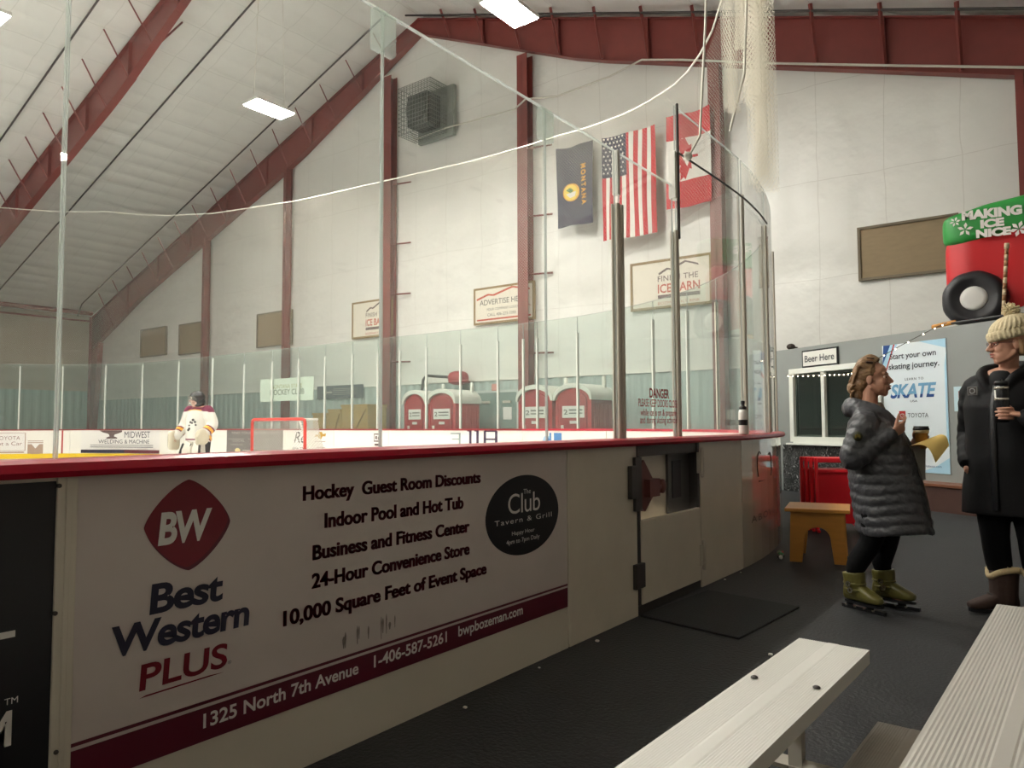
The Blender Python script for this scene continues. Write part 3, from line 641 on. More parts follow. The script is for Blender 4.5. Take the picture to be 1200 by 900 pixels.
# far end glass
es = sorted(s_px(x, L2-1, L4, 2.2) for x in [582, 538, 498, 467, 441, 411, 379, 348, 317, 284, 247, 207, 165, 122, 72, 22, -30])
es = [L2]+[e for e in es if e > L2+.3]
M_whitepost = mat('white_post_paint', 'C6C8C0', 0.45, var=0.03)
for a_, b_ in zip(es[:-1], es[1:]):
    if b_-a_ > 0.3: pane(a_, b_, 3.47, 'clear greenish pane standing on the far end boards', M_glass_far, 'far end shield panes')
for s in ss[5:]+es[1:]:
    b = MB(); b.ring([[onp(s+d, n, z) for d, n in ((-.02, -.03), (.02, -.03), (.02, .025), (-.02, .025))] for z in (ZC-.01, 3.4 if s > L3-3 else 3.12)], 0, False)
    one(b, 'glass_post', M_whitepost, 'slim white post of the far end glass', 'post', 'far end glass posts')

# gate
gt = T('rink_gate', 'beige rink gate with steel latch below the red lettering', 'gate', (XB, 4.63, 0))
g0, g1 = 4.15, 5.115; xo = XB+0.05
b = MB(); b.box((XB-0.05, g0, 0.06), (xo, g0+0.035, BT-0.003)); b.box((XB-0.05, g1-0.035, 0.06), (xo, g1, BT-0.003)); b.box((XB-0.05, g0, BT-0.075), (xo-.01, g1, BT-0.003)); put(b, 'frame', M_dark, gt)
b = MB(); b.box((xo-0.02, g0+0.03, 0.06), (xo+0.012, g1-0.02, 0.575)); put(b, 'lower_panel', M_hdpe2, gt, bevel=0.006)
b = MB(); b.box((XB-0.05, g0+0.035, 0.5), (XB-0.035, g1-0.035, BT-0.075)); put(b, 'recessed_panel', M_hdpe2, gt)
b = MB(); yq = 4.73; b.box((XB-0.034, yq, 0.56), (XB-0.015, g1-0.036, BT-0.08)); put(b, 'steel_panel', mat('grey_steel_panel', '5A5856', 0.4, metal=0.3), gt)
b = MB(); b.box((XB-0.014, 4.79, 0.66), (XB-0.01, 4.93, 0.92)); put(b, 'slot', M_black, gt)
b = MB(); b.box((XB-0.05, g0, 0.0), (xo-.005, g1, 0.055)); put(b, 'threshold', M_dark, gt)
M_rust = mat('rust_brown_steel', '6E3B35', 0.5, metal=0.2, var=0.2)
b = MB(); q = [(4.17, .93), (4.2, .95), (4.33, .82), (4.33, .72), (4.21, .63), (4.17, .66)]
b.prism(q, lambda p, k: (xo-0.01+0.03*k, p[0], p[1])); lt = put(b, 'latch', M_rust, gt)
b = MB(); b.tube([(xo+0.03, 4.25, .77), (xo+0.03, 4.43, .775)], 0.026, 10); b.lathe([(0.02, xo+0.0), (0.045, xo+0.02), (0.045, xo+0.05), (0.02, xo+0.06)], (0, 4.41, .775), 12, axis='x'); b.box((xo, 4.2, .72), (xo+0.06, 4.34, .83)); put(b, 'latch_bar', M_rust, lt)
b = MB(); b.box((xo, 4.02, .72), (xo+0.03, 4.1, .92)); b.box((xo, 4.085, .64), (xo+0.022, 4.17, .97)); put(b, 'strike_plate', M_dark, gt, bevel=0.004)
b = MB(); b.box((xo, 4.07, .17), (xo+0.028, 4.19, .32)); put(b, 'bolt_plate', M_dark, gt, bevel=0.005)
for z in (.16, .82):
    b = MB(); b.box((xo, 5.07, z), (xo+0.02, 5.16, z+0.15)); b.tube([(xo+0.022, 5.118, z-.02), (xo+0.022, 5.118, z+0.17)], 0.014, 8); put(b, 'hinge', M_alu, gt)

# ================================================================== NET, ROPES, LAMPS
M_net = netmat('white_net', 0.05, 0.035); M_net2 = netmat('bunched_net', 0.036, 0.1)
def rope_z(x, y):  return 0
NS = []
for px, py in ((-60, 240), (0, 243), (125, 248), (250, 250), (350, 235), (460, 210), (560, 187), (650, 160), (740, 130), (800, 92), (832, 45), (848, -6)):
    def col_at(px):
        best = None
        for s in np.linspace(L1+2, L4, 1500):
            p = onp(s, 0.15, 8.0)
            # pixel column of the vertical line at s for the height that lies on row py
            zz = 8.0
            for _ in range(3):
                d = np.array([p[0], p[1], 0])-np.array([CAM[0], CAM[1], 0]); X, Y = proj((p[0], p[1], zz)); dist = d@FW; zz += (Y-py)*dist/F_PX
            X, Y = proj((p[0], p[1], zz))
            if best is None or abs(X-px) < best[0]: best = (abs(X-px), s, zz)
        return best
    bst = col_at(px); NS.append((bst[1], bst[2]))
NS.sort()
nsx = np.array([a for a, _ in NS]); nsz = np.array([b for _, b in NS])
rz = lambda s: float(np.interp(s, nsx, nsz))
smin, smax = nsx[0], nsx[-1]
mb = MB(); pts = [onp(s, 0.15, rz(s)) for s in np.linspace(smin, smax, 70)]; mb.tube(pts, 0.018, 6)
nt_ = T('safety_net', 'fine white safety net on a sagging rope above the end glass', 'net', onp((smin+smax)/2, 0.15, 3.4)); put(mb, 'rope', M_rope, nt_)
mb = MB(); k, q = 120, 10; mb.uv = []
mb.grid(lambda u, v: onp(smin+(smax-smin)*u, 0.15+0.1*math.sin(u*40), 3.35+(rz(smin+(smax-smin)*u)-3.35)*v), k, q)
for j in range(q+1):
    for i in range(k+1):
        s = smin+(smax-smin)*i/k; mb.uv.append((s, 3.35+(rz(s)-3.35)*j/q))
put(mb, 'netting', M_net, nt_, fix=False)
# gathered end of the net hanging over the corner
nb = T('net_curtain', 'gathered white net hanging down over the right end of the glass', 'net', onp(6.6, 0.1, 3.3))
def fold(cx, wid, amp, z0, z1, ph, sq):
    m_ = MB(); m_.uv = []; k, q = 48, 40
    def pt(u, v):
        w = wid*(0.35+0.65*(1-v)) if sq else wid*(0.55+0.45*v)
        s = cx(v)+(u-0.5)*w; return onp(s, 0.12+amp*math.sin(u*PI*7+ph+v*2), z0+(z1-z0)*v)
    m_.grid(pt, k, q)
    for j in range(q+1):
        for i in range(k+1): m_.uv.append((i/k*2.6, (z1-z0)*j/q))
    return m_
put(fold(lambda v: 6.6-0.25*v, 0.8, 0.1, 3.3, 9.0, 0, False), 'netting', M_net2, nb, fix=False)
put(fold(lambda v: 6.35-0.1*v, 0.5, 0.1, 4.0, 9.0, 1, False), 'netting', M_net2, nb, fix=False)
put(fold(lambda v: 5.75-0.15*v, 0.35, 0.05, 3.7, 9.0, 1, False), 'netting', M_net2, nb, fix=False)
put(fold(lambda v: 6.55-0.45*v*v, 0.14, 0.05, 3.4, 9.0, 1, False), 'netting', M_net2, nb, fix=False)
put(fold(lambda v: 5.95+0.35*v, 0.1, 0.04, 4.3, 9.0, 1, False), 'netting', M_net2, nb, fix=False)
r_ = MB(); r_.tube([onp(5.0, 0.06, 3.12), onp(5.12, 0.1, 3.3), onp(5.22, 0.12, 4.2), onp(5.4, 0.12, 6), onp(5.5, 0.12, 9)], 0.009, 6); r_.tube([onp(5.75, 0.1, 3.55), onp(6.0, 0.14, 4.1), onp(6.2, 0.12, 5.0), onp(6.1, 0.12, 9)], 0.011, 6)
r_.ell(onp(4.99, 0.06, 3.12), (0.03, 0.04, 0.03)); put(r_, 'rope', M_rope, nb)
# high bay lamps
M_lamp = emit('lamp_diffuser', LAMP_COLOR, LAMP_STRENGTH); M_house = mat('lamp_housing', 'C9C7C0', 0.4)
def lamp(x, y, z, label):
    t = T('high_bay_lamp', label, 'lamp', (x, y, z)); b = MB(); b.box((x-.34, y-.62, z+.02), (x+.34, y+.62, z+.1)); b.box((x-.12, y-.45, z+.1), (x+.12, y+.45, z+.17)); put(b, 'housing', M_house, t, bevel=0.01)
    b = MB(); b.box((x-.31, y-.59, z-.005), (x+.31, y+.59, z+.019)); put(b, 'diffuser', M_lamp, t)
    for dy in (-.5, .5):
        b = MB(); b.tube([(x, y+dy, z+.17), (x, y+dy*.6, zroof(x)-.12)], 0.008, 5); put(b, 'cable', M_rope, t)
lamp(-17.5, 12.1, 10, 'bright rectangular lamp hanging above the goalie, left of centre'); lamp(-9.2, 12.25, 10, 'bright rectangular lamp at top centre below the roof peak'); lamp(-18.2, 5.3, 10, 'bright lamp cut off at the top left corner')
for (x, y, lb) in ((-9.2, 5.7, 'lamp over the rink ahead of the bleachers'), (-9.2, -1, 'lamp over the near half of the rink'), (-17.6, -1, 'lamp over the middle of the rink'), (-26, -1, 'lamp over the far half of the rink'), (-9.2, -8, 'lamp over the near rear of the rink'), (-17.6, -8, 'lamp over the middle rear of the rink'), (-26, -8, 'lamp over the far rear of the rink')):
    lamp(x, y, 10, lb)

# ================================================================== THINGS ON THE END WALL
G = lambda x, y, off=0.16: onY(x, y, WG-off)
def gpanel(name, x0, y0, x1, y1, off=0.14):   # rectangle on the gable plane from two opposite corners
    a = G(x0, y0, off); b = G(x1, y1, off); return a[0], b[2], b[0], a[2]
def boarded(n, x0, y0, x1, y1):
    X0, Z0, X1, Z1 = gpanel('', x0, y0, x1, y1, 0.12); w = T('window_%d' % n, None, None, ((X0+X1)/2, WG-.1, Z0), kind='structure')
    b = MB(); b.box((X0, WG-.14, Z0), (X1, WG-.1, Z1)); put(b, 'board', M_plywood, w)
    b = MB()
    for (p, q) in (((X0-.06, Z0-.06), (X1+.06, Z0)), ((X0-.06, Z1), (X1+.06, Z1+.06)), ((X0-.06, Z0), (X0, Z1)), ((X1, Z0), (X1+.06, Z1))): b.box((p[0], WG-.18, p[1]), (q[0], WG-.08, q[1]))
    put(b, 'frame', mat('brown_window_frame', '6E624E', 0.6), w)  # thin dark brown frame round the board
a = G(1007, 270); b_ = G(1105, 318)
boarded(1, 1008, 270, 1122, 314)
boarded(2, 303, 370, 341, 402); boarded(3, 211.5, 382, 244, 411); boarded(4, 166.5, 388, 194.5, 414.5)
M_signorange = mat('orange_red_print', 'B5452C', 0.5)
def mountains(l, f, u0, u1, v0, v1, m):
    top = [(0, .05), (.22, .5), (.33, .38), (.68, 1), (1.0, .55)]; th = .2
    P = [(u0+(u1-u0)*a, v0+(v1-v0)*b) for a, b in top]; Q = [(u0+(u1-u0)*a+.01, v0+(v1-v0)*(b-th)) for a, b in top]
    for i in range(4): l.add([f(*P[i]), f(*P[i+1]), f(*Q[i+1]), f(*Q[i])], [(0, 1, 2, 3)], m)
def gsign(x0, y0, x1, y1, label, draw):
    X0, Z0, X1, Z1 = gpanel('', x0, y0, x1, y1, 0.2); t = T('wall_sign', label, 'sign', ((X0+X1)/2, WG-.15, Z0))
    b = MB(); b.box((X0, WG-.19, Z0), (X1, WG-.16, Z1)); put(b, 'sign_board', mat('cream_sign_board', 'DDD6C6', 0.5, var=0.03), t)
    b = MB(); w = .07
    for (p, q) in (((X0-w, Z0-w), (X1+w, Z0)), ((X0-w, Z1), (X1+w, Z1+w)), ((X0-w, Z0), (X0, Z1)), ((X1, Z0), (X1+w, Z1))): b.box((p[0], WG-.21, p[1]), (q[0], WG-.12, q[1]))
    put(b, 'frame', mat('brown_sign_frame', '8A7248', 0.6), t)
    l = MB(); draw(l, lambda u, v: (X0+(X1-X0)*u, WG-.1925, Z0+(Z1-Z0)*v)); put(l, 'lettering', [M_brn, M_signorange, M_black], t, fix=False)
def d_fin(l, f):
    mountains(l, f, .35, .86, .74, .97, 0); text(l, 'FINISH THE', f, .34, .56, .52, .13, 0, 0.01, 0, 1.05); text(l, 'ICE BARN', f, .34, .3, .54, .2, 1, 0.02)
    rect(l, f, .34, .17, .88, .25, 0); text(l, 'BOZEMAN ICE RINK', f, .34, .03, .54, .07, 1, 0)
gsign(414, 357, 458, 390.5, 'cream finish the barn sign left of the wide red column', d_fin); gsign(741, 312, 832, 352.5, 'cream finish the barn sign under the striped flag', d_fin)
def d_adv(l, f):
    mountains(l, f, .02, .95, .72, 1.0, 1); text(l, 'ADVERTISE HERE', f, .08, .52, .8, .17, 2, 0.0); text(l, 'YOUR COMPANY LOGO', f, .2, .34, .55, .08, 2, 0.0)
    text(l, 'CALL 406-223-3385', f, .22, .17, .5, .09, 2, 0); rect(l, f, .03, .05, .97, .1, 1); mountains(l, f, .8, .97, .3, .42, 1)
gsign(557, 341, 624, 371.5, 'cream advertise here sign beside the red column', d_adv)
# flags
def flag(name, label, x0, y0, x1, y1, build, mats, sag=0.05, seed=0):
    X0, Z0, X1, Z1 = gpanel('', x0, y0, x1, y1, 0.62); t = T(name, label, 'flag', ((X0+X1)/2, WG-.6, Z0))
    def f(u, v, o=0.0):
        dy = 0.07*math.sin(u*5+seed)*(1.1-v)+0.04*math.sin(u*9+v*4+seed); dz = -0.05*math.sin(u*PI)*v+0.03*math.sin(u*4+seed)*(1-v)
        dx = 0.06*math.sin(v*3+seed)*(u-.5)*(1-v)
        return (X0+(X1-X0)*u+dx, WG-.62+dy-o, Z0+(Z1-Z0)*v+dz)
    build(t, f, mats)
def cloth(t, f, mfn, mats):
    m_ = MB(); m_.grid(lambda u, v: f(u, v), 60, 60, 0, True, mfn); put(m_, 'cloth', mats, t, fix=False)
M_fnavy = mat('navy_flag_cloth', '2C2F45', 0.8, var=0.1, bump=0.1); M_fred = mat('red_flag_cloth', 'B8242E', 0.8, var=0.06); M_fwhite = mat('white_flag_cloth', 'E0DCD4', 0.8, var=0.04); M_fgold = mat('gold_flag_print', 'D99A1E', 0.7)
def mt(t, f, mats):
    cloth(t, f, lambda u, v: 0, mats[:1])
    e = MB(); c0, c1 = .42, .42
    dsk = lambda r, m, o: e.flat([(c0+r*math.cos(a), c1+r*.5*math.sin(a)) for a in np.linspace(0, 2*PI, 28, endpoint=False)], lambda p: f(p[0], p[1], o), m)
    dsk(.23, 0, .012); dsk(.2, 1, .016)
    e.flat([(c0-.14, c1-.02), (c0-.02, c1-.075), (c0+.1, c1-.05), (c0+.14, c1+.01), (c0+.02, c1+.0)], lambda p: f(p[0], p[1], .02), 2)
    e.flat([(c0-.14, c1+.03), (c0-.03, c1+.06), (c0+.06, c1+.02), (c0-.02, c1-.01)], lambda p: f(p[0], p[1], .02), 3)
    put(e, 'emblem', [M_fgold, mat('flag_sky_print', 'E5C94A', 0.7), M_fwhite, mat('flag_green_print', '4F7A3A', 0.7)], t, fix=False)
    l = MB(); text(l, 'MONTANA', lambda a, b: f(.72+b*.13, .74-a*.5, .012), 0, 0, 1, 1, 0, 0.05, 0, 1.5); put(l, 'lettering', M_fgold, t, fix=False)
flag('state_flag', 'navy flag with gold lettering and round gold emblem', 652, 175, 695, 260, mt, [M_fnavy], seed=1)
def us(t, f, mats):
    cloth(t, f, lambda u, v: 2 if (u < .48 and v > .6) else (0 if int(u*13) % 2 == 0 else 1), mats)
    st = MB()
    for r in range(9):
        for c in range(6 if r % 2 == 0 else 5):
            v = .62+(r+.6)*.042; u = .04+(c+(.5 if r % 2 else 0))*.075; P = []
            for k in range(10):
                a = PI/2+k*PI/5; q = .026 if k % 2 == 0 else .011; P.append((u+q*math.cos(a), v+q*.62*math.sin(a)))
            st.flat(P, lambda p: f(p[0], p[1], .012), 0)
    put(st, 'stars', M_fwhite, t, fix=False)
flag('national_flag', 'striped red and white flag with navy star field', 705, 162, 769, 272, us, [M_fred, M_fwhite, M_fnavy], seed=2.5)
leaf = [(0, 1), (.12, .7), (.3, .78), (.24, .45), (.5, .62), (.56, .5), (.85, .52), (.74, .3), (.85, .18), (.45, -.1), (.5, -.25), (.06, -.2), (.05, -.6)]
leaf = leaf+[(-x, y) for x, y in leaf[::-1]]
def ca(t, f, mats):
    cloth(t, f, lambda u, v: 0 if (v > .74 or v < .29) else 1, mats)
    e = MB(); e.flat([(.5-y*.36, .52+x*.27) for x, y in [(p[0], p[1]) for p in leaf]], lambda p: f(p[0], p[1], .012), 0); put(e, 'emblem', M_fred, t, fix=False)
flag('maple_leaf_flag', 'red and white flag with a red leaf', 780, 137, 834, 236, ca, [M_fred, M_fwhite], seed=4)
# caged heater
hx0, hz0, hx1, hz1 = gpanel('', 474, 108, 511, 150, 0.9)
ht = T('caged_heater', 'grey fan heater in a wire cage high on the wall', 'heater', ((hx0+hx1)/2, WG-.3, hz0)); hw = hx1-hx0
b = MB(); b.box((hx0+.15, WG-.35, hz0-.1), (hx1+.3, WG-.2, hz1)); put(b, 'back_plate', mat('heater_grey', '8E938C', 0.5, metal=0.3), ht)
b = MB(); b.box((hx0+.35, WG-1.1, hz0+.25), (hx1-.25, WG-.4, hz1-.35)); b.lathe([(0.1, WG-1.16), (.45, WG-1.15), (.5, WG-1.1)], ((hx0+hx1)/2, 0, (hz0+hz1)/2), 20, axis='y'); put(b, 'fan_housing', mat('heater_dark', '4A4D48', 0.5), ht)
b = MB(); y0 = WG-1.2
nx = 11
for i in range(nx+1):
    x = hx0+hw*i/nx; z = hz0+(hz1-hz0)*i/nx; y = y0+.9*i/nx; r = .011
    b.tube([(x, y0, hz0), (x, y0, hz1)], r, 4, round_end=False); b.tube([(hx0, y0, z), (hx1, y0, z)], r, 4, round_end=False); b.tube([(x, y0, hz0), (x, WG-.3, hz0)], r, 4, round_end=False)
    for xx in (hx0, hx1): b.tube([(xx, y, hz0), (xx, y, hz1)], r, 4, round_end=False); b.tube([(xx, y0, z), (xx, WG-.3, z)], r, 4, round_end=False)
    b.tube([(hx0, y, hz1), (hx1, y, hz1)], r, 4, round_end=False)
put(b, 'cage', mat('cage_wire', '7C817A', 0.5, metal=0.3), ht)
def gtube(pts, r=0.03, off=0.52): m_ = MB(); m_.tube([G(x, y, off) for x, y in pts], r, 6); return m_
one(gtube([(480, 152), (486, 164), (522, 150), (603, 128), (616, 116), (652, 113), (714, 90), (752, 70), (800, 70), (900, 74), (1000, 76), (1200, 79)]), 'conduit', mat('pale_conduit', 'C4C0B4', 0.5), 'pale conduit running along the wall from the heater to the right', 'pipe')
# doors, banners, crates behind the end boards
def wdoor(n, x0, y0, x1, leaves, m):
    X0, _, X1, Z1 = gpanel('', x0, y0, x1, 500, 0.15); d_ = T('door_%d' % n, None, None, ((X0+X1)/2, WG-.15, 0), kind='structure'); w = (X1-X0)/leaves
    for i in range(leaves):
        b = MB(); b.box((X0+w*i+.015, WG-.2, .01), (X0+w*(i+1)-.015, WG-.13, Z1)); lf = put(b, 'door_leaf', m, d_)
        b = MB(); b.box((X0+w*(i+.5)-.12, WG-.25, Z1-.35), (X0+w*(i+.5)+.2, WG-.2, Z1-.27)); put(b, 'closer', M_alu, lf)
        b = MB(); b.box((X0+w*i+.1, WG-.26, 1.0), (X0+w*(i+1)-.1, WG-.22, 1.06)); put(b, 'push_bar', M_dark, lf)
    b = MB(); b.box((X0-.08, WG-.22, Z1), (X1+.08, WG-.12, Z1+.08)); b.box((X0-.08, WG-.22, 0), (X0, WG-.12, Z1)); b.box((X1, WG-.22, 0), (X1+.08, WG-.12, Z1)); put(b, 'door_frame', mat('door_frame_grey', 'C5CBC5', 0.5), d_); return X0, X1, Z1
dx0, dx1, dz = wdoor(1, 558.5, 461, 607, 2, mat('grey_green_door', '7A8C85', 0.5, var=0.08)); wdoor(2, 702, 457.5, 719, 1, mat('tan_door', '9C927A', 0.5))
b = MB(); b.box((dx1-.55, WG-.215, 1.35), (dx1-.2, WG-.205, 1.75)); one(b, 'paper_notice', M_print, 'white paper notice taped to the grey double door', 'notice')
x0, z0, x1, z1 = gpanel('', 577, 450, 583, 458, .2); b = MB(); b.box((x0, WG-.25, z0), (x1, WG-.13, z1)); one(b, 'alarm_box', mat('pale_red_box', 'D08A80', 0.5), 'small pale red box above the grey double door', 'box', bevel=.02)
x0, z0, x1, z1 = gpanel('', 372, 453, 426, 466, .14); bn = T('dark_banner', 'long dark grey banner on the wall above the plywood boxes', 'banner', ((x0+x1)/2, WG-.16, z0))
b = MB(); b.box((x0, WG-.16, z0), (x1, WG-.145, z1)); put(b, 'sheet', mat('slate_banner', '5C6468', 0.5), bn)
b = MB(); fb = lambda u, v: (x0+(x1-x0)*u, WG-.163, z0+(z1-z0)*v); rect(b, fb, .16, .42, .34, .56)
for v in (.3, .45, .6, .72): rect(b, fb, .36, v, .86, v+.03)
put(b, 'lettering', mat('pale_grey_print', 'A9A49C', 0.5), bn, fix=False)
for (xa, xb, yt, lb) in ((366.5, 384.5, 484, 'low plywood box, leftmost and lowest of the row'), (384.5, 400, 479.5, 'plywood box in the middle of the stepped row'), (400, 431, 474, 'tallest plywood box at the right of the stepped row')):
    X0, _, X1, Z1 = (onY(xa, yt, 17.6)[0], 0, onY(xb, yt, 17.6)[0], onY((xa+xb)/2, yt, 17.6)[2]); c = T('plywood_box', lb, 'box', ((X0+X1)/2, 18, 0))
    b = MB(); b.box((X0+.01, 17.6, 0), (X1-.01, 18.5, Z1-.08)); put(b, 'body', mat('ochre_plywood', 'A98A4E', 0.6, var=0.15, vscale=3), c, bevel=.01)
    b = MB(); b.box((X0, 17.57, Z1-.08), (X1, 18.53, Z1)); put(b, 'lid', mat('ochre_plywood', 'A98A4E', 0.6), c)
    b = MB(); b.tube([(X0+.1, 17.58, .1), (X1-.1, 17.58, Z1-.2)], .03, 4, smooth=False); put(b, 'brace', mat('ochre_plywood_dark', '8F7140', 0.6), c)
x0, z0 = onY(305, 471, YE+.06)[0::2]; x1, z1 = onY(367.5, 441, YE+.06)[0::2]
hb = T('club_banner', 'white hockey club banner hung behind the far glass', 'banner', ((x0+x1)/2, YE+.06, z0)); b = MB(); b.box((x0, YE+.055, z0), (x1, YE+.07, z1)); put(b, 'sheet', mat('banner_cloth', 'CFCFC4', 0.6, var=0.05), hb)
b = MB(); fb = lambda u, v: (x0+(x1-x0)*u, YE+.053, z0+(z1-z0)*v); text(b, 'MONTANA STATE', fb, .22, .56, .58, .18, 1, 0.0); text(b, 'HOCKEY CLUB', fb, .2, .28, .64, .25, 0, 0.01)
for k in (): b.add([fb(.5-k*.16, .12), fb(.5-k*.12, .1), fb(.5+k*.1, .24), fb(.5+k*.08, .27)], [(0, 1, 2, 3)], 0)
put(b, 'lettering', [mat('grey_black_print', '55574F', 0.5), mat('dull_gold_print', '9A8F62', 0.5)], hb, fix=False)
# portable toilets
M_ptred = mat('toilet_red_plastic', 'B5202B', 0.42, var=0.06, vscale=2); M_ptred2 = mat('toilet_dark_red', '9E1B26', 0.45); M_ptw = mat('toilet_white_roof', 'DDDCD2', 0.5)
def toilet(X0, X1, label):
    w = X1-X0; t = T('portable_toilet', label, 'portable toilet', ((X0+X1)/2, 17.6, 0)); y0, y1 = 17.0, 18.15; H = 1.86
    b = MB(); b.box((X0, y0+.03, .1), (X1, y1, H)); n = 12
    for i in range(9): yy = y0+.12+i*.115; b.box((X1-.002, yy, .25), (X1+.018, yy+.05, H-.12))
    for xx in (X0, X1-.07): b.box((xx, y0-.0, .08), (xx+.07, y0+.05, H))
    arch = [(X0+w*(.5-.5*math.cos(a)), H+.34*math.sin(a)) for a in np.linspace(0, PI, 14)]
    b.prism(arch, lambda p, k: (p[0], y0+.03+(y1-y0-.05)*k, p[1])); put(b, 'cabin', M_ptred, t, bevel=.01)
    d_ = MB(); dr = [(X0+.14, .14), (X1-.14, .14), (X1-.14, H-.05)]+[(X0+w*.5+(w*.5-.14)*math.cos(a), H-.05+.26*math.sin(a)) for a in np.linspace(.2, PI-.2, 10)]+[(X0+.14, H-.05)]
    d_.prism(dr, lambda p, k: (p[0], y0-.025+.05*k, p[1])); dd = put(d_, 'door', M_ptred2, t, bevel=.01)
    h = MB(); h.box((X0+.2, y0-.05, 1.0), (X0+.28, y0-.02, 1.16)); put(h, 'latch', M_white, dd)
    rf = MB(); out = [(X0-.05+(w+.1)*(.5-.5*math.cos(a)), H-.02+.46*math.sin(a)**.8) for a in np.linspace(0, PI, 18)]; inn = [(X0+.02+(w-.04)*(.5-.5*math.cos(a)), H-.02+.33*math.sin(a)) for a in np.linspace(0, PI, 18)]
    rf.prism(out+inn[::-1], lambda p, k: (p[0], y0-.07+(y1-y0+.14)*k, p[1])); put(rf, 'roof', M_ptw, t, bevel=.01)
    v = MB(); v.tube([(X1-.18, y1-.15, H), (X1-.18, y1-.15, H+.62)], .06, 10); put(v, 'vent_pipe', M_ptw, t)
    s = MB(); s.box((X0+.24, y0-.04, 1.36), (X1-.2, y0-.026, 1.68)); s.box((X0+w*.42, y0-.04, 1.2), (X0+w*.62, y0-.026, 1.28)); sg = put(s, 'door_sign', M_print, t)
    l = MB(); fs_ = lambda u, v: (X0+.26+(w-.48)*u, y0-.042, 1.38+.28*v); text(l, '2', fs_, .04, .25, .2, .5, 0, .02); rect(l, fs_, .3, .6, .95, .75); rect(l, fs_, .3, .3, .95, .42); put(l, 'lettering', M_grey_ad, sg, fix=False)
    return t
toilet(-12.52, -11.36, 'red portable toilet with white roof, left one of the right pair'); toilet(-11.24, -10.1, 'red portable toilet with white roof, rightmost of four')
toilet(-17.1, -16.13, 'red portable toilet with white roof, leftmost of four'); toilet(-16.02, -14.9, 'red portable toilet with white roof, right one of the left pair')
rd = T('red_hose_unit', 'red dome shaped unit with a black hose above the left toilets', 'equipment', onY(537, 446, 18.7)); q = onY(537, 443, 18.7)
b = MB(); b.ell(q, (.36, .3, .24), e=.8); b.ell(q+np.array([.05, 0, -.14]), (.42, .33, .07)); put(b, 'dome', M_ptred2, rd)
b = MB(); b.tube([onY(x, y, 18.7) for x, y in ((526, 442), (510, 441), (500, 440), (496, 445), (493, 470), (492, 502))], .05, 8); put(b, 'hose', M_black, rd)
b = MB(); b.box((q[0]-.05, q[1], q[2]-.1), (q[0]+.05, WG-.13, q[2]+.05)); put(b, 'wall_arm', M_dark, rd)
# goal
gx0, gx1, gy, gh = -14.2, -12.38, 9.5, 1.31
go = T('hockey_goal', 'red framed hockey goal with white net', 'goal', ((gx0+gx1)/2, gy, .02)); M_gred = mat('goal_red_paint', 'C23A30', 0.4)
b = MB(); b.tube([(gx0, gy, .02), (gx0, gy, gh-.08), (gx0+.02, gy, gh-.02), (gx0+.08, gy, gh), (gx1-.08, gy, gh), (gx1-.02, gy, gh-.02), (gx1, gy, gh-.08), (gx1, gy, .02)], .034, 10); put(b, 'frame', M_gred, go)
b = MB(); bx = [(gx0, gy, .05), (gx0+.0, gy+.5, .05), (gx0+.3, gy+1.0, .05), (gx1-.3, gy+1.0, .05), (gx1+.0, gy+.5, .05), (gx1, gy, .05)]; b.tube(bx, .03, 8); b.tube([(gx0+.06, gy, gh), (gx0+.3, gy+.55, gh), (gx1-.3, gy+.55, gh), (gx1-.06, gy, gh)], .02, 8); b.tube([((gx0+gx1)/2, gy+1.0, .05), ((gx0+gx1)/2, gy+.55, gh)], .022, 8); put(b, 'base_bar', M_white, go)
M_gnet = netmat('goal_net', 0.045, 0.2, 'BDB9AE'); b = MB(); b.uv = []
topc = [(gx0+.02, gy, gh), (gx0+.15, gy+.3, gh), (gx0+.3, gy+.55, gh), (gx1-.3, gy+.55, gh), (gx1-.15, gy+.3, gh), (gx1-.02, gy, gh)]; k = len(topc)-1
def gnet(u, v):
    i = min(int(u*k), k-1); w = u*k-i; t_ = np.array(topc[i])*(1-w)+np.array(topc[i+1])*w; b_ = np.array(bx[i])*(1-w)+np.array(bx[i+1])*w
    p = t_*v+b_*(1-v); p[1] -= .06*math.sin(v*PI)*math.sin(u*PI); return tuple(p)
b.grid(gnet, 40, 16); b.uv = [((i/40)*3.9, j/16*1.4) for j in range(17) for i in range(41)]; put(b, 'netting', M_gnet, go, fix=False)
# ================================================================== CONCESSION ROOM
P0 = np.array([-2.52, 12.40, 0.0]); WU = np.array([0.8347, -0.55071, 0.0]); WN = np.array([-0.55071, -0.8347, 0.0])   # along the wall, towards the viewer
def wp(u, z, n=0.0): return tuple(P0+WU*u+WN*n+np.array([0, 0, z]))
def wbox(mb, u0, u1, z0, z1, n0, n1, m=0):
    V = [wp(u, z, n) for z in (z0, z1) for (u, n) in ((u0, n0), (u1, n0), (u1, n1), (u0, n1))]
    return mb.add(V, [(0, 3, 2, 1), (4, 5, 6, 7), (0, 1, 5, 4), (1, 2, 6, 5), (2, 3, 7, 6), (3, 0, 4, 7)], m)
M_gwall = mat('grey_painted_panel', '8B8D8B', 0.55, var=0.05, vscale=2)
b = MB(); ua, ub, za, zb = -1.5, 0.34, 0.93, 2.05
wbox(b, -2.7, ua, 0, 2.48, -0.12, 0); wbox(b, ub, 5.2, 0, 2.48, -0.12, 0); wbox(b, ua, ub, 0, za, -0.12, 0); wbox(b, ua, ub, zb, 2.48, -0.12, 0)
wbox(b, 5.1, 5.2, 0, 2.48, -3.4, -0.12); wbox(b, -2.7, -2.6, 0, 2.48, -3.4, -0.12); struct(b, 'wall_concession', M_gwall)
b = MB(); wbox(b, -2.7, 5.2, 2.40, 2.46, -3.4, -0.13); struct(b, 'concession_ceiling', M_gwall)
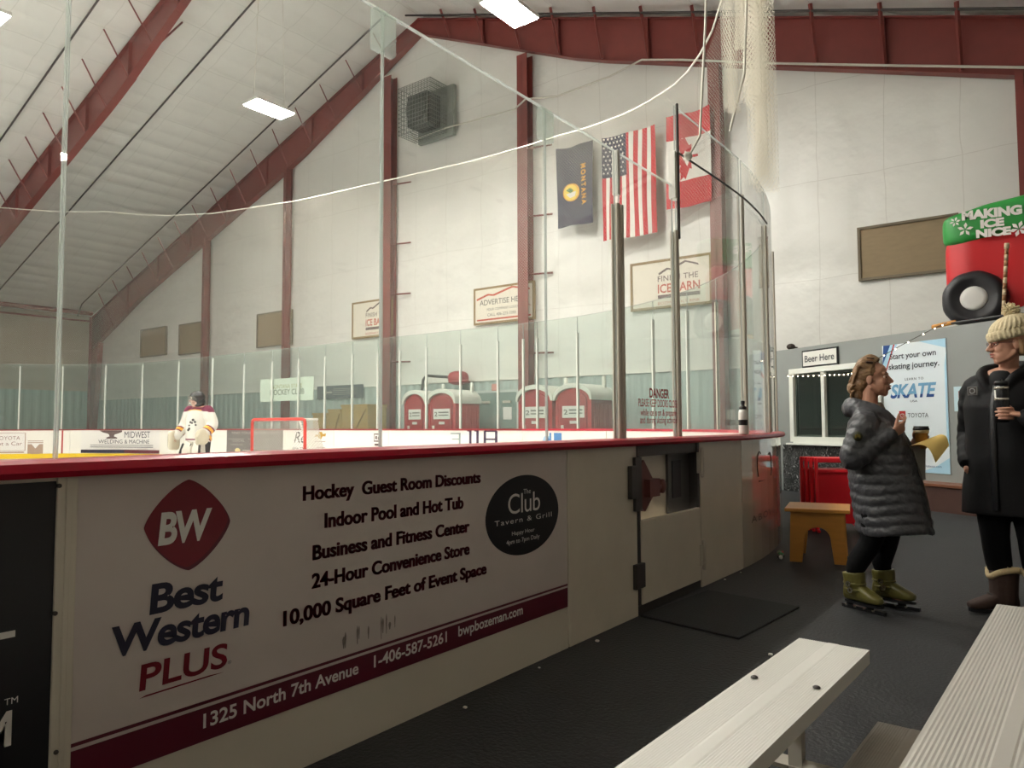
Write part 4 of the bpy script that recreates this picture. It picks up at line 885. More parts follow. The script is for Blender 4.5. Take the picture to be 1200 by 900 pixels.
b = MB(); wbox(b, -2.58, 5.08, 0, 2.39, -2.6, -2.5); struct(b, 'wall_concession_back', mat('dark_green_wall', '46574D', 0.6))
# serving window
w1 = T('serving_window', 'white framed sliding serving window in the grey wall', 'window', wp((ua+ub)/2, za, 0)); M_vin = mat('white_window_vinyl', 'E4E3DC', 0.35, var=0.03)
b = MB()
for a in ((ua-.07, ua+.03, za-.07, zb+.07), (ub-.03, ub+.07, za-.07, zb+.07), (ua, ub, za-.09, za+.02), (ua, ub, zb-.02, zb+.07)): wbox(b, *a, -.08, .05)
put(b, 'frame', M_vin, w1, bevel=.006)
b = MB(); wbox(b, -.83, -.755, za, zb, -.06, .03); put(b, 'mullion', M_vin, w1, bevel=.004)
M_wgl = glassmat('window_glass', (0.55, 0.62, 0.58), 0.02, streak=0.03)
for u0, u1, n in ((ua+.03, -.81, -.02), (-.77, ub-.03, -.035)):
    b = MB(); wbox(b, u0, u1, za+.02, zb-.02, n-.003, n+.003); put(b, 'pane', M_wgl, w1)
    b = MB()
    for a in ((u0, u0+.035, za+.02, zb-.02), (u1-.035, u1, za+.02, zb-.02), (u0, u1, za+.02, za+.055), (u0, u1, zb-.055, zb-.02)): wbox(b, *a, n-.012, n+.012)
    put(b, 'sash', mat('dark_green_sash', '3C4640', 0.4), w1)
b = MB(); wbox(b, ua-.1, ub+.1, za-.12, za-.09, -.05, .12); put(b, 'sill', M_vin, w1, bevel=.004)
rk = T('shelf_rack', 'white shelf rack seen inside through the right half of the serving window', 'shelf', wp(-.35, 0, -.9)); b = MB()
for z in (.95, 1.2, 1.45, 1.72, 1.98): wbox(b, -.72, .1, z, z+.07, -1.05, -.6)
put(b, 'shelf', M_white, rk)
b = MB()
for u in (-.72, .07): wbox(b, u, u+.03, 0, 2.1, -1.05, -.6)
put(b, 'side_panel', M_white, rk)
bcol = [('bottle_teal', '2F5560'), ('bottle_green', '35513A'), ('bottle_amber', '6B4A2A'), ('bottle_blue', '33436B')]
for r, z in enumerate((1.27, 1.52, 1.79)):
    for k in range(5):
        b = MB(); c = wp(-.6+k*.13, z, -.72); h = .14 if r < 2 else .11
        b.lathe([(0.001, 0), (.036, 0), (.038, h*.6), (.016, h*.8), (.014, h), (.001, h)], c, 12)
        one(b, 'drink_bottle', mat(bcol[(k+r) % 4][0], bcol[(k+r) % 4][1], 0.2), 'small dark bottle on a white shelf behind the serving window', 'bottle', 'bottles behind the serving window')
cl_ = T('room_fill_lamp', 'added unseen fill lamp brightening the grey room behind the serving window', 'lamp', wp(-.4, 2.3, -1.4)); b = MB(); wbox(b, -.8, 0, 2.33, 2.39, -1.5, -1.3); put(b, 'housing', M_house, cl_)  # added lamp, out of sight, lifts the dark interior behind the window
b = MB(); wbox(b, -.78, -.02, 2.315, 2.33, -1.49, -1.31); put(b, 'diffuser', emit('fill_lamp_diffuser', LAMP_COLOR, 40.0), cl_)  # glowing face of the added fill lamp
# signs and posters on the wall
sg = T('beer_sign', 'white beer here sign above the serving window', 'sign', wp(-.84, 2.13, .02)); b = MB(); wbox(b, -1.25, -.44, 2.125, 2.415, .005, .03); put(b, 'board', M_black, sg)
b = MB(); wbox(b, -1.225, -.465, 2.15, 2.39, .03, .033); put(b, 'face', M_print, sg)
b = MB(); text(b, 'Beer Here', lambda u, v: wp(u, v, .036), -1.18, 2.215, .67, .115, 0, 0.012); put(b, 'lettering', mat('grey_print', '4A4A50', 0.5), sg, fix=False)
po = T('skate_poster', 'tall white skating poster with blue lettering on the grey wall', 'poster', wp(.97, .48, .02)); pu0, pu1, pz0, pz1 = .43, 1.5, .48, 2.33
pf = lambda u, v, n=.012: wp(pu0+(pu1-pu0)*u, pz0+(pz1-pz0)*v, n)
M_pw = mat('poster_white', 'DCE4EA', 0.3, var=0.02); M_pb = mat('poster_pale_blue', 'A9CFE4', 0.3); M_pm = mat('poster_mid_blue', '6C9EC2', 0.3); M_pd = mat('poster_deep_blue', '274A86', 0.3)
b = MB(); wbox(b, pu0, pu1, pz0, pz1, .002, .01); put(b, 'sheet', M_pw, po)
b = MB()
for P, m in (([(0, .84), (.02, 1), (.14, 1)], 2), ([(0, .84), (.14, 1), (.26, 1), (0, .78)], 0), ([(.6, 1), (1, 1), (1, .93), (.8, .965)], 0), ([(0, 0), (.5, 0), (.3, .04), (0, .06)], 0), ([(.55, 0), (1, 0), (1, .12), (.8, .05)], 0), ([(.97, .2), (1, .2), (1, .9), (.97, .8)], 0)): b.flat(P, lambda p: pf(p[0], p[1]), m)
b.flat([(.03, .77), (.19, 1), (.215, 1), (.05, .77)], lambda p: pf(p[0], p[1], .0125), 3); put(b, 'artwork', [M_pb, M_pm, M_pd, M_inkred], po, fix=False)
b = MB(); tf = lambda u, v: wp(u, v, .0135)
text(b, 'Start your own', tf, .565, 2.115, .78, .085, 0, 0.015); text(b, 'skating journey.', tf, .54, 1.965, .85, .085, 0, 0.015)
text(b, 'LEARN TO', tf, .82, 1.79, .31, .035, 0, 0.01, 0, 1.2); text(b, 'USA', tf, .9, 1.475, .12, .03, 0, .01)
text(b, 'TOYOTA', tf, .85, 1.255, .34, .065, 0, 0.0, 0, 1.05); text(b, 'learntoskateusa.com', tf, .95, .56, .42, .035, 1, 0.0)
wbox(b, .70, .81, 1.22, 1.35, .012, .0135, 3)
b.ring([[tf(.755+r*.04*math.cos(a), 1.285+r*.028*math.sin(a)) for a in np.linspace(0, 2*PI, 20, endpoint=False)] for r in (1, .75)], 4, False, False)
import bmesh
V, Fc = glyphs('SKATE', 0.03, 0.25, 0.95); bm_ = bmesh.new(); vs = [bm_.verts.new((p[0], p[1], 0)) for p in V]
for f_ in Fc:
    try: bm_.faces.new([vs[i] for i in f_])
    except ValueError: pass
bmesh.ops.bisect_plane(bm_, geom=bm_.verts[:]+bm_.edges[:]+bm_.faces[:], plane_co=(0, .2, 0), plane_no=(0, 1, 0)); bm_.verts.index_update()
VV = [tf(.555+v.co.x*.78, 1.545+v.co.y*.2) for v in bm_.verts]
for k in (1, 2): b.add(VV, [tuple(v.index for v in f_.verts) for f_ in bm_.faces if (f_.calc_center_median().y > .2) == (k == 2)], k)
bm_.free()
put(b, 'lettering', [mat('poster_ink', '2E3340', 0.4), M_pd, M_pm, M_inkred, M_print], po, fix=False)
b = MB(); wbox(b, 1.59, 1.8, 1.33, 1.66, .002, .006); nt2 = tag(put(b, 'paper_notice', mat('pale_blue_paper', 'BCD3DC', 0.5)), 'small pale blue notice with a red square right of the poster', 'notice')
b = MB(); wbox(b, 1.66, 1.74, 1.5, 1.6, .006, .008, 0); wbox(b, 1.69, 1.75, 1.36, 1.46, .006, .008, 1); put(b, 'picture', [mat('dull_red_print', '8E4C48', 0.5), M_print], nt2)
# scribbled panel below the window
m = bpy.data.materials.new('scribbled_blackboard'); m.use_nodes = True; nt = m.node_tree; N = nt.nodes; Lk = nt.links; bs = N['Principled BSDF']; bs.inputs['Roughness'].default_value = .5
tc = N.new('ShaderNodeTexCoord'); nz = N.new('ShaderNodeTexNoise'); nz.inputs['Scale'].default_value = 7; nz.inputs['Detail'].default_value = 1.0; nz.inputs['Distortion'].default_value = 2.2; Lk.new(tc.outputs['Object'], nz.inputs['Vector'])
a1 = N.new('ShaderNodeMath'); a1.operation = 'MULTIPLY'; a1.inputs[1].default_value = 5; Lk.new(nz.outputs[0], a1.inputs[0]); a2 = N.new('ShaderNodeMath'); a2.operation = 'FRACT'; Lk.new(a1.outputs[0], a2.inputs[0])
a3 = N.new('ShaderNodeMath'); a3.operation = 'LESS_THAN'; a3.inputs[1].default_value = .09; Lk.new(a2.outputs[0], a3.inputs[0]); mx = N.new('ShaderNodeMix'); mx.data_type = 'RGBA'; mx.inputs[6].default_value = (.008, .008, .009, 1); mx.inputs[7].default_value = (.5, .5, .5, 1)
Lk.new(a3.outputs[0], mx.inputs[0]); Lk.new(mx.outputs[2], bs.inputs['Base Color'])
b = MB(); wbox(b, -1.8, .4, .0, .81, .002, .02); one(b, 'scribbled_panel', m, 'black panel with grey scribbles below the serving window', 'panel')
# brown ledge along the foot of the wall
lg_ = T('wall_ledge', 'low brown wooden ledge along the foot of the grey wall', 'ledge', wp(2.2, 0, .2)); b = MB(); wbox(b, .42, 5.0, 0, .33, .0, .34); put(b, 'riser', mat('dark_brown_board', '4A2E26', 0.6, var=.15), lg_)
b = MB(); wbox(b, .40, 5.0, .33, .37, .0, .37); put(b, 'top', mat('worn_brown_top', '7A4A32', 0.45, var=.2), lg_, bevel=.005)
# string of small lights
sl = T('string_lights', 'string of tiny warm lights swagged over the poster and window', 'string lights', wp(0, 2.0, .06)); pts = [(1.55, 2.53, .04), (1.32, 2.47, .05), (.82, 2.3, .06), (.42, 2.15, .07), (.1, 1.98, .09), (-.2, 1.95, .09), (-.6, 1.97, .09), (-1.1, 1.985, .09), (-1.6, 2.02, .08)]
b = MB(); b.tube([wp(*p) for p in pts], .006, 5); put(b, 'wire', M_dark, sl); M_bulb = emit('tiny_bulb', (1, .85, .6), 9.0)
for i in range(len(pts)-1):
    k = 2 if i < 3 else 4
    for j in range(k):
        t_ = (j+.5)/k; p = np.array(pts[i])*(1-t_)+np.array(pts[i+1])*t_; q = MB(); q.ell(wp(p[0], p[1]-.012, p[2]+.006), (.0095,)*3, 0, 8, 6); put(q, 'bulb', M_bulb, sl)
# hockey stick lying along the wall top
b = MB(); b.tube([wp(1.25, 2.515, -.05), wp(1.42, 2.53, -.05), wp(1.6, 2.54, -.06)], [(.03, .014)]*3, 8, 0); b.tube([wp(1.55, 2.53, -.06), wp(2.4, 2.53, -.07)], .02, 8, 1)
one(b, 'hockey_stick', [mat('ochre_stick_blade', 'B0782C', 0.5), M_black], 'hockey stick with ochre end lying on top of the grey wall', 'stick')
b = MB(); b.ell(wp(-1.62, 2.53, -.06), (.075, .07, .055), 0); b.ell(wp(-1.52, 2.505, -.05), (.06, .06, .014), 0); one(b, 'ball_cap', mat('dark_brown_cloth', '3A3028', 0.8), 'small dark brown cap on the left end of the grey wall top', 'cap')
# inflatable ice resurfacer
ir = T('inflatable_machine', 'red and green inflatable ice resurfacer standing on the grey room', 'inflatable', (-.3, 12.2, 2.47))
def nylon(n, c): return mat(n, c, 0.42, var=0.05, vscale=3, bump=0.25, bscale=5)
YI = 11.95
b = MB(); b.ell((-.38, YI+.42, 3.32), (.93, .38, .62), 0, 48, 30, .38)
for v in range(len(b.v)):
    x, y, z = b.v[v]; b.v[v] = (x, y+.012*math.sin(x*14), z+.015*math.sin(x*9))
put(b, 'body', nylon('red_nylon', 'C0161D'), ir)
def gtop(x): return 3.93+.14*(x+1.3)
b = MB(); b.ell((0, 0, 0), (1.0, .44, .245), 0, 48, 24, .36)
b.v = [(x-.33, y+YI+.42, z+4.02+.135*(x)+.01*math.sin(x*11)) for x, y, z in b.v]; gr = put(b, 'tank', nylon('green_nylon', '1F8A35'), ir)
b = MB(); yf = YI-.035
def gf(px, py): q = onY(px, py, yf); return q
def gtext(s, x0, y0, x1, y1, h):
    a = gf(x0, y0); c = gf(x1, y1); sl_ = (c[2]-a[2])/(c[0]-a[0]); text(b, s, lambda u, v: (a[0]+(c[0]-a[0])*u, yf, a[2]+(c[2]-a[2])*u+v*h), 0, 0, 1, 1, 0, .06)
gtext('MAKING', 1127, 258, 1198, 250, .12); gtext('ICE', 1149, 267, 1177, 263.5, .105); gtext('NICE', 1144, 278.5, 1185, 274, .105)
def flake(px, py, r, n):
    c = gf(px, py)
    for k in range(n):
        a = k*2*PI/n+.2; d = np.array([math.cos(a), 0, math.sin(a)]); e = np.array([-math.sin(a), 0, math.cos(a)])
        b.add([tuple(c+d*.01), tuple(c+d*r*.6+e*r*.22), tuple(c+d*r), tuple(c+d*r*.6-e*r*.22)], [(0, 1, 2, 3)], 0)
flake(1119, 260, .07, 6); flake(1131, 269, .1, 5); flake(1194, 268, .11, 6); put(b, 'lettering', M_print, ir, fix=False)
M_btyre = nylon('black_nylon', '1E1E22'); M_hub = nylon('white_nylon', 'D8D6D2')
for (X, Z) in ((-.95, 2.88), (.28, 2.88)):
    b = MB(); R = .39; prof = [(.05, .0), (.2, -.015), (.26, -.04), (.33, -.06), (R, .05), (R+.01, .15), (R-.02, .27), (.3, .3)]
    b.lathe([(r*(1), YI-.1+y) for r, y in prof], (X, 0, Z), 40, axis='y'); wv = b.v
    b.v = [(X+(x-X)*(1+.012*math.cos(9*math.atan2(z-Z, x-X))), y, Z+(z-Z)*(1+.012*math.cos(9*math.atan2(z-Z, x-X))) ) for x, y, z in wv]
    wl = put(b, 'wheel', M_btyre, ir); b = MB(); b.lathe([(.001, YI-.15), (.1, YI-.146), (.155, YI-.135), (.17, YI-.1), (.155, YI-.08)], (X, 0, Z), 32, axis='y'); put(b, 'hub', M_hub, wl)
b = MB(); b.lathe([(.02, 2.47), (.26, 2.48), (.25, 2.55), (.14, 2.85), (.1, 3.0)], (-.36, YI+.3, 0), 24); put(b, 'white_base', M_hub, ir)
st = T('striped_stick', 'thin striped stick standing in front of the inflatable wheel', 'stick', (-.54, 11.68, 2.5)); q0 = onY(1175, 376, 11.7); q1 = onY(1180, 285, 11.7); q0[2] = 2.485
for i in range(14):
    a = q0+(q1-q0)*i/14; c = q0+(q1-q0)*(i+1)/14; b = MB(); b.tube([a, c], .024 if i < 13 else .03, 8, round_end=False); put(b, 'stick_band', mat('stick_tan' if i % 2 else 'stick_brown', 'C2AD8C' if i % 2 else '8A6240', 0.6), st)
b = MB(); b.cbox((q0[0], q0[1], 2.475), (.16, .12, .02)); put(b, 'foot', M_white, st)

# ================================================================== ON THE RUBBER FLOOR
b = MB(); mA, mB_, mC = onZ(750, 723, 0), onZ(866, 750, 0), onZ(937, 713, 0); mD = mA+mC-mB_
P = [mA, mB_, mC, mD]; off = max(0, XB+.06-min(mA[0], mD[0])); P = [(max(p[0], XB+.058), p[1]) for p in P]
b.prism(P, lambda p, k: (p[0], p[1], .012*(1-k)+.0005)); one(b, 'rubber_mat', M_rubber2, 'black rubber mat on the floor in front of the gate', 'mat', bevel=.004)
for i, (x, y) in enumerate(((868, 671), (845, 679), (903, 768), (632, 783), (545, 830), (700, 752), (955, 800), (1010, 700))):
    q = onZ(x, y, 0)
    if q[0] < XB+.09: q[0] = XB+.09
    r = .005+.002*(i % 3); b = MB(); b.ell((q[0], q[1], r*.6), (r*1.3, r, r*.6), 0, 8, 5, .6); one(b, 'ice_chip', M_print, 'tiny white ice chip on the black rubber floor', 'ice chip', 'ice chips on the rubber floor')
# stool
st = T('step_stool', 'orange wooden step stool beside the corner of the boards', 'stool', (-1.76, 6.8, 0), math.radians(12)); SW, SD, SH = .45, .5, .455
def L(o, p): return tuple(Matrix.LocRotScale(o.location, o.rotation_euler, None)@Vector(p))
def arched(y):
    P = [(-SW/2, 0), (-SW/2+.1, 0)]+[(-.1*math.cos(a)*1.0, .2+.1*math.sin(a)) for a in np.linspace(0, PI, 14)]+[(SW/2-.1, 0), (SW/2, 0), (SW/2-.015, SH-.03), (-SW/2+.015, SH-.03)]
    m_ = MB(); m_.prism(P, lambda p, k: L(st, (p[0], y+.024*k, p[1]))); return m_
for y in (-SD/2, SD/2-.024): put(arched(y), 'leg_panel', M_wood, st, bevel=.004)
b = MB(); b.box((-.13, -SD/2+.024, .3), (.13, -SD/2+.05, .42)); b.box((-SW/2+.03, -SD/2+.024, SH-.09), (-SW/2+.052, SD/2-.024, SH-.03)); b.box((SW/2-.052, -SD/2+.024, SH-.09), (SW/2-.03, SD/2-.024, SH-.03)); b.v = [L(st, v) for v in b.v]; put(b, 'apron', M_wood, st)
b = MB(); b.box((-SW/2-.03, -SD/2-.03, SH-.03), (SW/2+.03, SD/2+.03, SH)); b.v = [L(st, v) for v in b.v]; put(b, 'top', M_wood, st, bevel=.006)
# green bottle lying by the boards
gb = T('drink_bottle', 'crushed green plastic bottle lying at the foot of the boards', 'bottle', onZ(915, 656, 0)); c = onZ(915, 655, 0)
b = MB(); prof = [(.001, 0), (.03, .003), (.034, .02), (.03, .06), (.034, .1), (.031, .13), (.014, .17), (.012, .19), (.001, .19)]
b.lathe([(r*(1+.0), h-.09) for r, h in prof], (0, 0, 0), 20, axis='x'); b.v = [(c[0]+y*.95+x*.3, c[1]+y*.3-x*.95, .034+z*(1-.12*math.sin(x*50))) for x, y, z in b.v]; put(b, 'body', mat('green_plastic', '0F7A3A', 0.15, spec=.8), gb)
b = MB(); b.lathe([(.001, .1), (.016, .1), (.016, .125), (.001, .125)], (0, 0, 0), 14, axis='x'); b.v = [(c[0]+y*.95+x*.3, c[1]+y*.3-x*.95, .034+z) for x, y, z in b.v]; put(b, 'cap', M_white, gb)
# water bottle standing on the cap rail
sq = min(np.linspace(5.2, 7.4, 400), key=lambda s: abs(proj(onp(s, .055, 1.15))[0]-871)); c = onp(sq, .055, ZC); wb = T('water_bottle', 'white squeeze bottle with black band standing on the red cap rail', 'bottle', c)
b = MB(); b.lathe([(.001, 0), (.034, 0), (.036, .01), (.036, .085), (.031, .1), (.036, .115), (.036, .18), (.028, .205), (.001, .207)], c, 24); put(b, 'body', mat('milky_bottle_plastic', 'E3E1DA', 0.35), wb)
b = MB(); b.lathe([(.0362, .075), (.0372, .078), (.0372, .117), (.0362, .12)], c, 24); put(b, 'band', M_black, wb)
b = MB(); b.lathe([(.001, .205), (.03, .205), (.03, .225), (.014, .235), (.013, .25), (.018, .255), (.016, .275), (.001, .278)], c, 20); put(b, 'lid', M_black, wb)
# red nested skating aids
def skate_aid(o, lean):
    W, H, D = .62, .80, .5
    def f(p): return L(o, p)
    for sx in (-1, 1):
        P = [(-.02, .03), (D, .03), (D, .09), (.14, .12), (.1, .68), (.06, H), (0, H), (-.02, .3)]
        m_ = MB(); m_.prism(P, lambda p, k: f((sx*(W/2-.035*k), p[0], p[1]))); put(m_, 'side_panel', M_redplastic, o, bevel=.008)
    m_ = MB(); m_.box((-W/2+.03, .0, .1), (W/2-.03, .025, .64)); m_.v = [f(v) for v in m_.v]; put(m_, 'back_panel', M_redplastic, o, bevel=.005)
    m_ = MB(); m_.box((-W/2+.03, -.02, .64), (W/2-.03, .07, .675)); m_.box((-W/2+.03, -.02, H-.05), (W/2-.03, .06, H)); m_.v = [f(v) for v in m_.v]; put(m_, 'crossbar', M_redplastic, o, bevel=.008)
    m_ = MB()
    for sx in (-1, 1): m_.box((sx*(W/2-.02)-.017, -.1, .0), (sx*(W/2-.02)+.017, D+.06, .032))
    m_.v = [f(v) for v in m_.v]; put(m_, 'runner', M_redplastic, o, bevel=.01)
al = ['red plastic skating aid frame at the front of the nested stack', 'red plastic skating aid frame second in the nested stack', 'red plastic skating aid frame third in the nested stack', 'red plastic skating aid frame at the back of the nested stack']
for i in range(4):
    q = np.array([-1.92, 8.55, 0])+np.array([-.072, .075, 0])*i
    skate_aid(T('skating_aid', al[i], 'skating aid', q, math.radians(20), 'red skating aids nested by the serving window'), 0)
# bleachers
bl = T('bleacher', 'low aluminium bleacher in the right foreground', 'bleacher', (-.3, 1.5, 0)); ang = math.radians(-1.9)
e0 = np.array([-.80, 2.79]); dv = np.array([math.sin(-ang), math.cos(ang)]); pv = np.array([dv[1], -dv[0]])
def plank(name, po, end, w, z, th, ln, m, rib=30, strip=True):
    prof = [(0, z-th), (0, z)]
    k = rib*2
    for i in range(k+1):
        a = .006+(w-.012)*i/k; inmid = strip and abs(a-w/2) < .016
        prof.append((a, z+(.0009 if (i % 2 and not inmid) else (.0014 if inmid else 0))))
    prof += [(w, z), (w, z-th), (w-.004, z-th), (w-.004, z-.006), (.004, z-.006), (.004, z-th)]
    m_ = MB(); rows = []
    for d in (0, -ln):
        rows.append([(*(e0+pv*(po+a)+dv*(end+d)), zz) for a, zz in prof])
    m_.ring(rows, 0, False, True); return put(m_, name, m, bl)
ES = 0.0
plank('seat_plank', 0, 0, .235, .40, .045, 4.6, M_bench); plank('seat_plank', .605, .02, .26, .605, .045, 4.6, M_bench2); plank('foot_plank', .275, -.09, .235, .20, .04, 4.5, mat('dull_foot_plank', '8C857B', 0.5, metal=.4, var=.12)); 
b = MB()
for i, d in enumerate((-.42, -2.0, -3.6)):
    for (po, z) in ((.12, .355), (.735, .56)):
        p = e0+pv*po+dv*d
        b = MB(); b.box((-.02, -.02, 0), (.02, .02, z)); b.v = [(p[0]+x, p[1]+y, zz) for x, y, zz in b.v]; put(b, 'leg', M_alu, bl)
    pa, pb = e0+pv*.0+dv*d, e0+pv*.87+dv*d
    for z in (.03, .135): b = MB(); b.tube([(*pa, z), (*pb, z)], .022, 4, smooth=False); put(b, 'cross_tube', M_alu, bl)
for (x, y) in ((884, 794), (957, 806)):
    q = onZ(x, y, .403); b = MB(); b.lathe([(.001, .4025), (.011, .4025), (.011, .406), (.006, .409), (.001, .409)], (q[0], q[1], 0), 12); put(b, 'bolt', M_dark, bl)
# ================================================================== PEOPLE
M_skin = mat('skin', 'BC8A72', 0.5, var=0.05, vscale=20); M_lip = mat('lips', '9A5248', 0.45); M_eye = mat('eye_white', 'E2DCD4', 0.25); M_iris = mat('iris', '2E2018', 0.2)
V3 = lambda *a: np.array(a, float)
def head(mb, c, R, s=1.0):          # c: centre at eye level, R: 3x3 (columns right, forward, up)
    f = lambda p: c+R@(np.array(p, float)*s)
    Mx = Matrix([list(r) for r in R])
    E = lambda p, r: mb.ell(f(p), [q*s for q in r], 0, 20, 14, 1, Mx)
    E((0, -.012, .03), (.074, .096, .084)); E((0, .028, -.03), (.06, .066, .082)); E((0, .062, -.094), (.03, .027, .027)); E((0, .04, .045), (.062, .05, .045))
    for sx in (-1, 1):
        mb.tube([f((sx*.058, .0, -.055)), f((sx*.046, .035, -.083)), f((sx*.018, .068, -.1))], .0175*s, 10)
        E((sx*.036, .062, -.03), (.027, .027, .027)); E((sx*.036, .034, -.05), (.03, .045, .05)); E((sx*.02, .06, -.072), (.03, .03, .034)); E((sx*.012, .102, -.035), (.011, .012, .009)); E((sx*.074, -.012, -.012), (.009, .02, .031))
        mb.tube([f((sx*.012, .09, .02)), f((sx*.046, .077, .022))], .0105*s, 8)
    mb.tube([f((0, .086, .016)), f((0, .102, -.01)), f((0, .116, -.03))], [.0095*s, .011*s, .0125*s], 8)
    mb.tube([f((-.02, .088, -.06)), f((0, .098, -.057)), f((.02, .088, -.06))], .0085*s, 8); mb.tube([f((-.018, .086, -.073)), f((0, .095, -.074)), f((.018, .086, -.073))], .009*s, 8)
def face_bits(parent, c, R, s=1.0):
    f = lambda p: c+R@(np.array(p, float)*s)
    for sx in (-1, 1):
        e = MB(); e.ell(f((sx*.031, .0775, .0)), (.0112*s,)*3, 0, 12, 8); ey = put(e, 'eye', M_eye, parent)
        e = MB(); e.ell(f((sx*.031, .0845, -.0005)), (.0074*s, .0056*s, .0074*s), 0, 10, 8); put(e, 'iris', M_iris, ey)
        e = MB(); e.tube([f((sx*.018, .0875, .004)), f((sx*.031, .0925, .0085)), f((sx*.045, .083, .003))], .0042*s, 8); e.tube([f((sx*.018, .086, -.007)), f((sx*.031, .0895, -.0115)), f((sx*.045, .081, -.006))], .0038*s, 8); put(e, 'eyelid', M_skin, parent)
        e = MB(); e.tube([f((sx*.016, .0915, .021)), f((sx*.034, .0885, .027)), f((sx*.05, .078, .022))], [.0035*s, .004*s, .0025*s], 6); put(e, 'eyebrow', mat('brow_brown', '5A3E2A', 0.8), parent)
    e = MB(); e.tube([f((-.021, .0945, -.0605)), f((0, .1055, -.0575)), f((.021, .0945, -.0605))], [.003*s, .0052*s, .003*s], 8); e.tube([f((-.018, .093, -.0715)), f((0, .1025, -.0735)), f((.018, .093, -.0715))], [.003*s, .006*s, .003*s], 8); put(e, 'lips', M_lip, parent)
def rotz(a): c, s_ = math.cos(a), math.sin(a); return np.array([[c, -s_, 0], [s_, c, 0], [0, 0, 1.]])
def rotx(a): c, s_ = math.cos(a), math.sin(a); return np.array([[1, 0, 0], [0, c, -s_], [0, s_, c]])
def hand(mb, w, f, n, t, curls, s=1.0, thumb=(0.5, .7, .3)):     # wrist, forward, palm normal, thumb side
    f, n, t = (np.array(q, float)/np.linalg.norm(q) for q in (f, n, t))
    mb.tube([w-f*.01, w+f*.035, w+f*.085], [(.019*s, .028*s), (.015*s, .04*s), (.0125*s, .038*s)], 12, flat=n)
    for i, (ln, cv) in enumerate(zip((.92, 1.0, .95, .78), curls)):
        b = w+f*.088*s+t*(.030-.0205*i)*s; d = f.copy(); P = [b-f*.02]
        a = 0
        P.append(b)
        for L_ in (.043, .028, .022):
            a += cv; d = f*math.cos(a)+n*math.sin(a); b = b+d*L_*ln*s; P.append(b)
        mb.tube(P, [.0085*s, .0086*s, .0082*s, .0075*s, .0064*s], 8)
    a, b_, c = thumb; d = f*a+t*b_+n*c; d /= np.linalg.norm(d); p0 = w+f*.025*s+t*.025*s
    d2 = d*.8+f*.5+n*.25; d2 /= np.linalg.norm(d2)
    mb.tube([p0, p0+d*.035*s, p0+d*.035*s+d2*.032*s, p0+d*.035*s+d2*.055*s], [.014*s, .0115*s, .010*s, .008*s], 8)
def grip(mb, w, C, R, phi, sgn, z, s=1.0):        # fingers closing around an upright cylinder: C axis point, phi direction of the palm
    pd = V3(math.cos(phi), math.sin(phi), 0); pc = C+pd*(R+.016)
    mb.tube([w, (w+pc)/2+V3(0, 0, (z-w[2])*.25), V3(pc[0], pc[1], z)], [(.024, .03), (.018, .036), (.014, .04)], 12, flat=pd)
    for i in range(4):
        zz = z+.031-.0205*i; ln = (1.9, 2.15, 2.1, 1.75)[i]
        P = [C+V3(math.cos(phi+sgn*a), math.sin(phi+sgn*a), 0)*(R+.0095+(.006 if a == .0 else 0))+V3(0, 0, zz-C[2]) for a in np.linspace(0.0, ln, 9)]
        mb.tube(P, [.0088]*5+[.0084, .0082, .0077, .0068], 8)
    P = [C+V3(math.cos(phi-sgn*a), math.sin(phi-sgn*a), 0)*(R+.011)+V3(0, 0, z+.012+.03*a-C[2]) for a in np.linspace(0.15, 1.5, 6)]
    mb.tube(P, [.014, .013, .0115, .0105, .0095, .008], 8)
def world(o): return Matrix.LocRotScale(o.location, o.rotation_euler, o.scale)
def lput(mb, name, mats, parent, **k): return put(mb, name, mats, parent, world=False, **k)
def boot(mb, h, axis_yaw, at_, L=.27, W=.095, H=.2, sole=.0, m=0, shaft_r=.06):
    R = rotz(axis_yaw); f = lambda p: at_+R@np.array(p, float)
    rows = []
    for (y, hw, z0, z1) in ((-.085, .026, .012, .07), (-.075, .036, .0, .11), (-.03, .04, 0, .125), (.03, .04, 0, .115), (.08, .045, 0, .09), (.12, .047, 0, .07), (.155, .04, .003, .055), (.178, .024, .01, .042)):
        y *= L/.27; hw *= W/.095; rows.append([f((hw*math.copysign(abs(math.cos(a))**.75, math.cos(a)), y, sole+(z0+z1)/2+(z1-z0)/2*math.copysign(abs(math.sin(a))**.7, math.sin(a)))) for a in np.linspace(0, 2*PI, 18, endpoint=False)])
    mb.ring(rows, m)
    mb.tube([f((0, -.02, sole+.04)), f((0, -.015, sole+.1)), f((0, -.018, sole+H-.02)), f((0, -.02, sole+H))], [(shaft_r*.8, shaft_r*1.05), (shaft_r*.9, shaft_r*1.05), (shaft_r*1.0, shaft_r*1.1), (shaft_r*1.0, shaft_r*1.1)], 16, m, flat=R@V3(1, 0, 0), round_end=False)
    return f
def quilt(path, radii, pitch, amp, n=60):    # resample a tube with soft ridges
    P = [np.array(p, float) for p in path]; d = [0]
    for a, c in zip(P[:-1], P[1:]): d.append(d[-1]+np.linalg.norm(c-a))
    ts = np.linspace(0, d[-1], n); out, rr = [], []
    for t in ts:
        p = np.array([np.interp(t, d, [q[k] for q in P]) for k in range(3)])
        r = [np.interp(t, d, [(q[k] if hasattr(q, '__len__') else q) for q in radii]) for k in range(2)]
        g = 1+amp*(abs(math.sin(PI*t/pitch))**.6-.5); out.append(p); rr.append((r[0]*g, r[1]*g))
    return out, rr
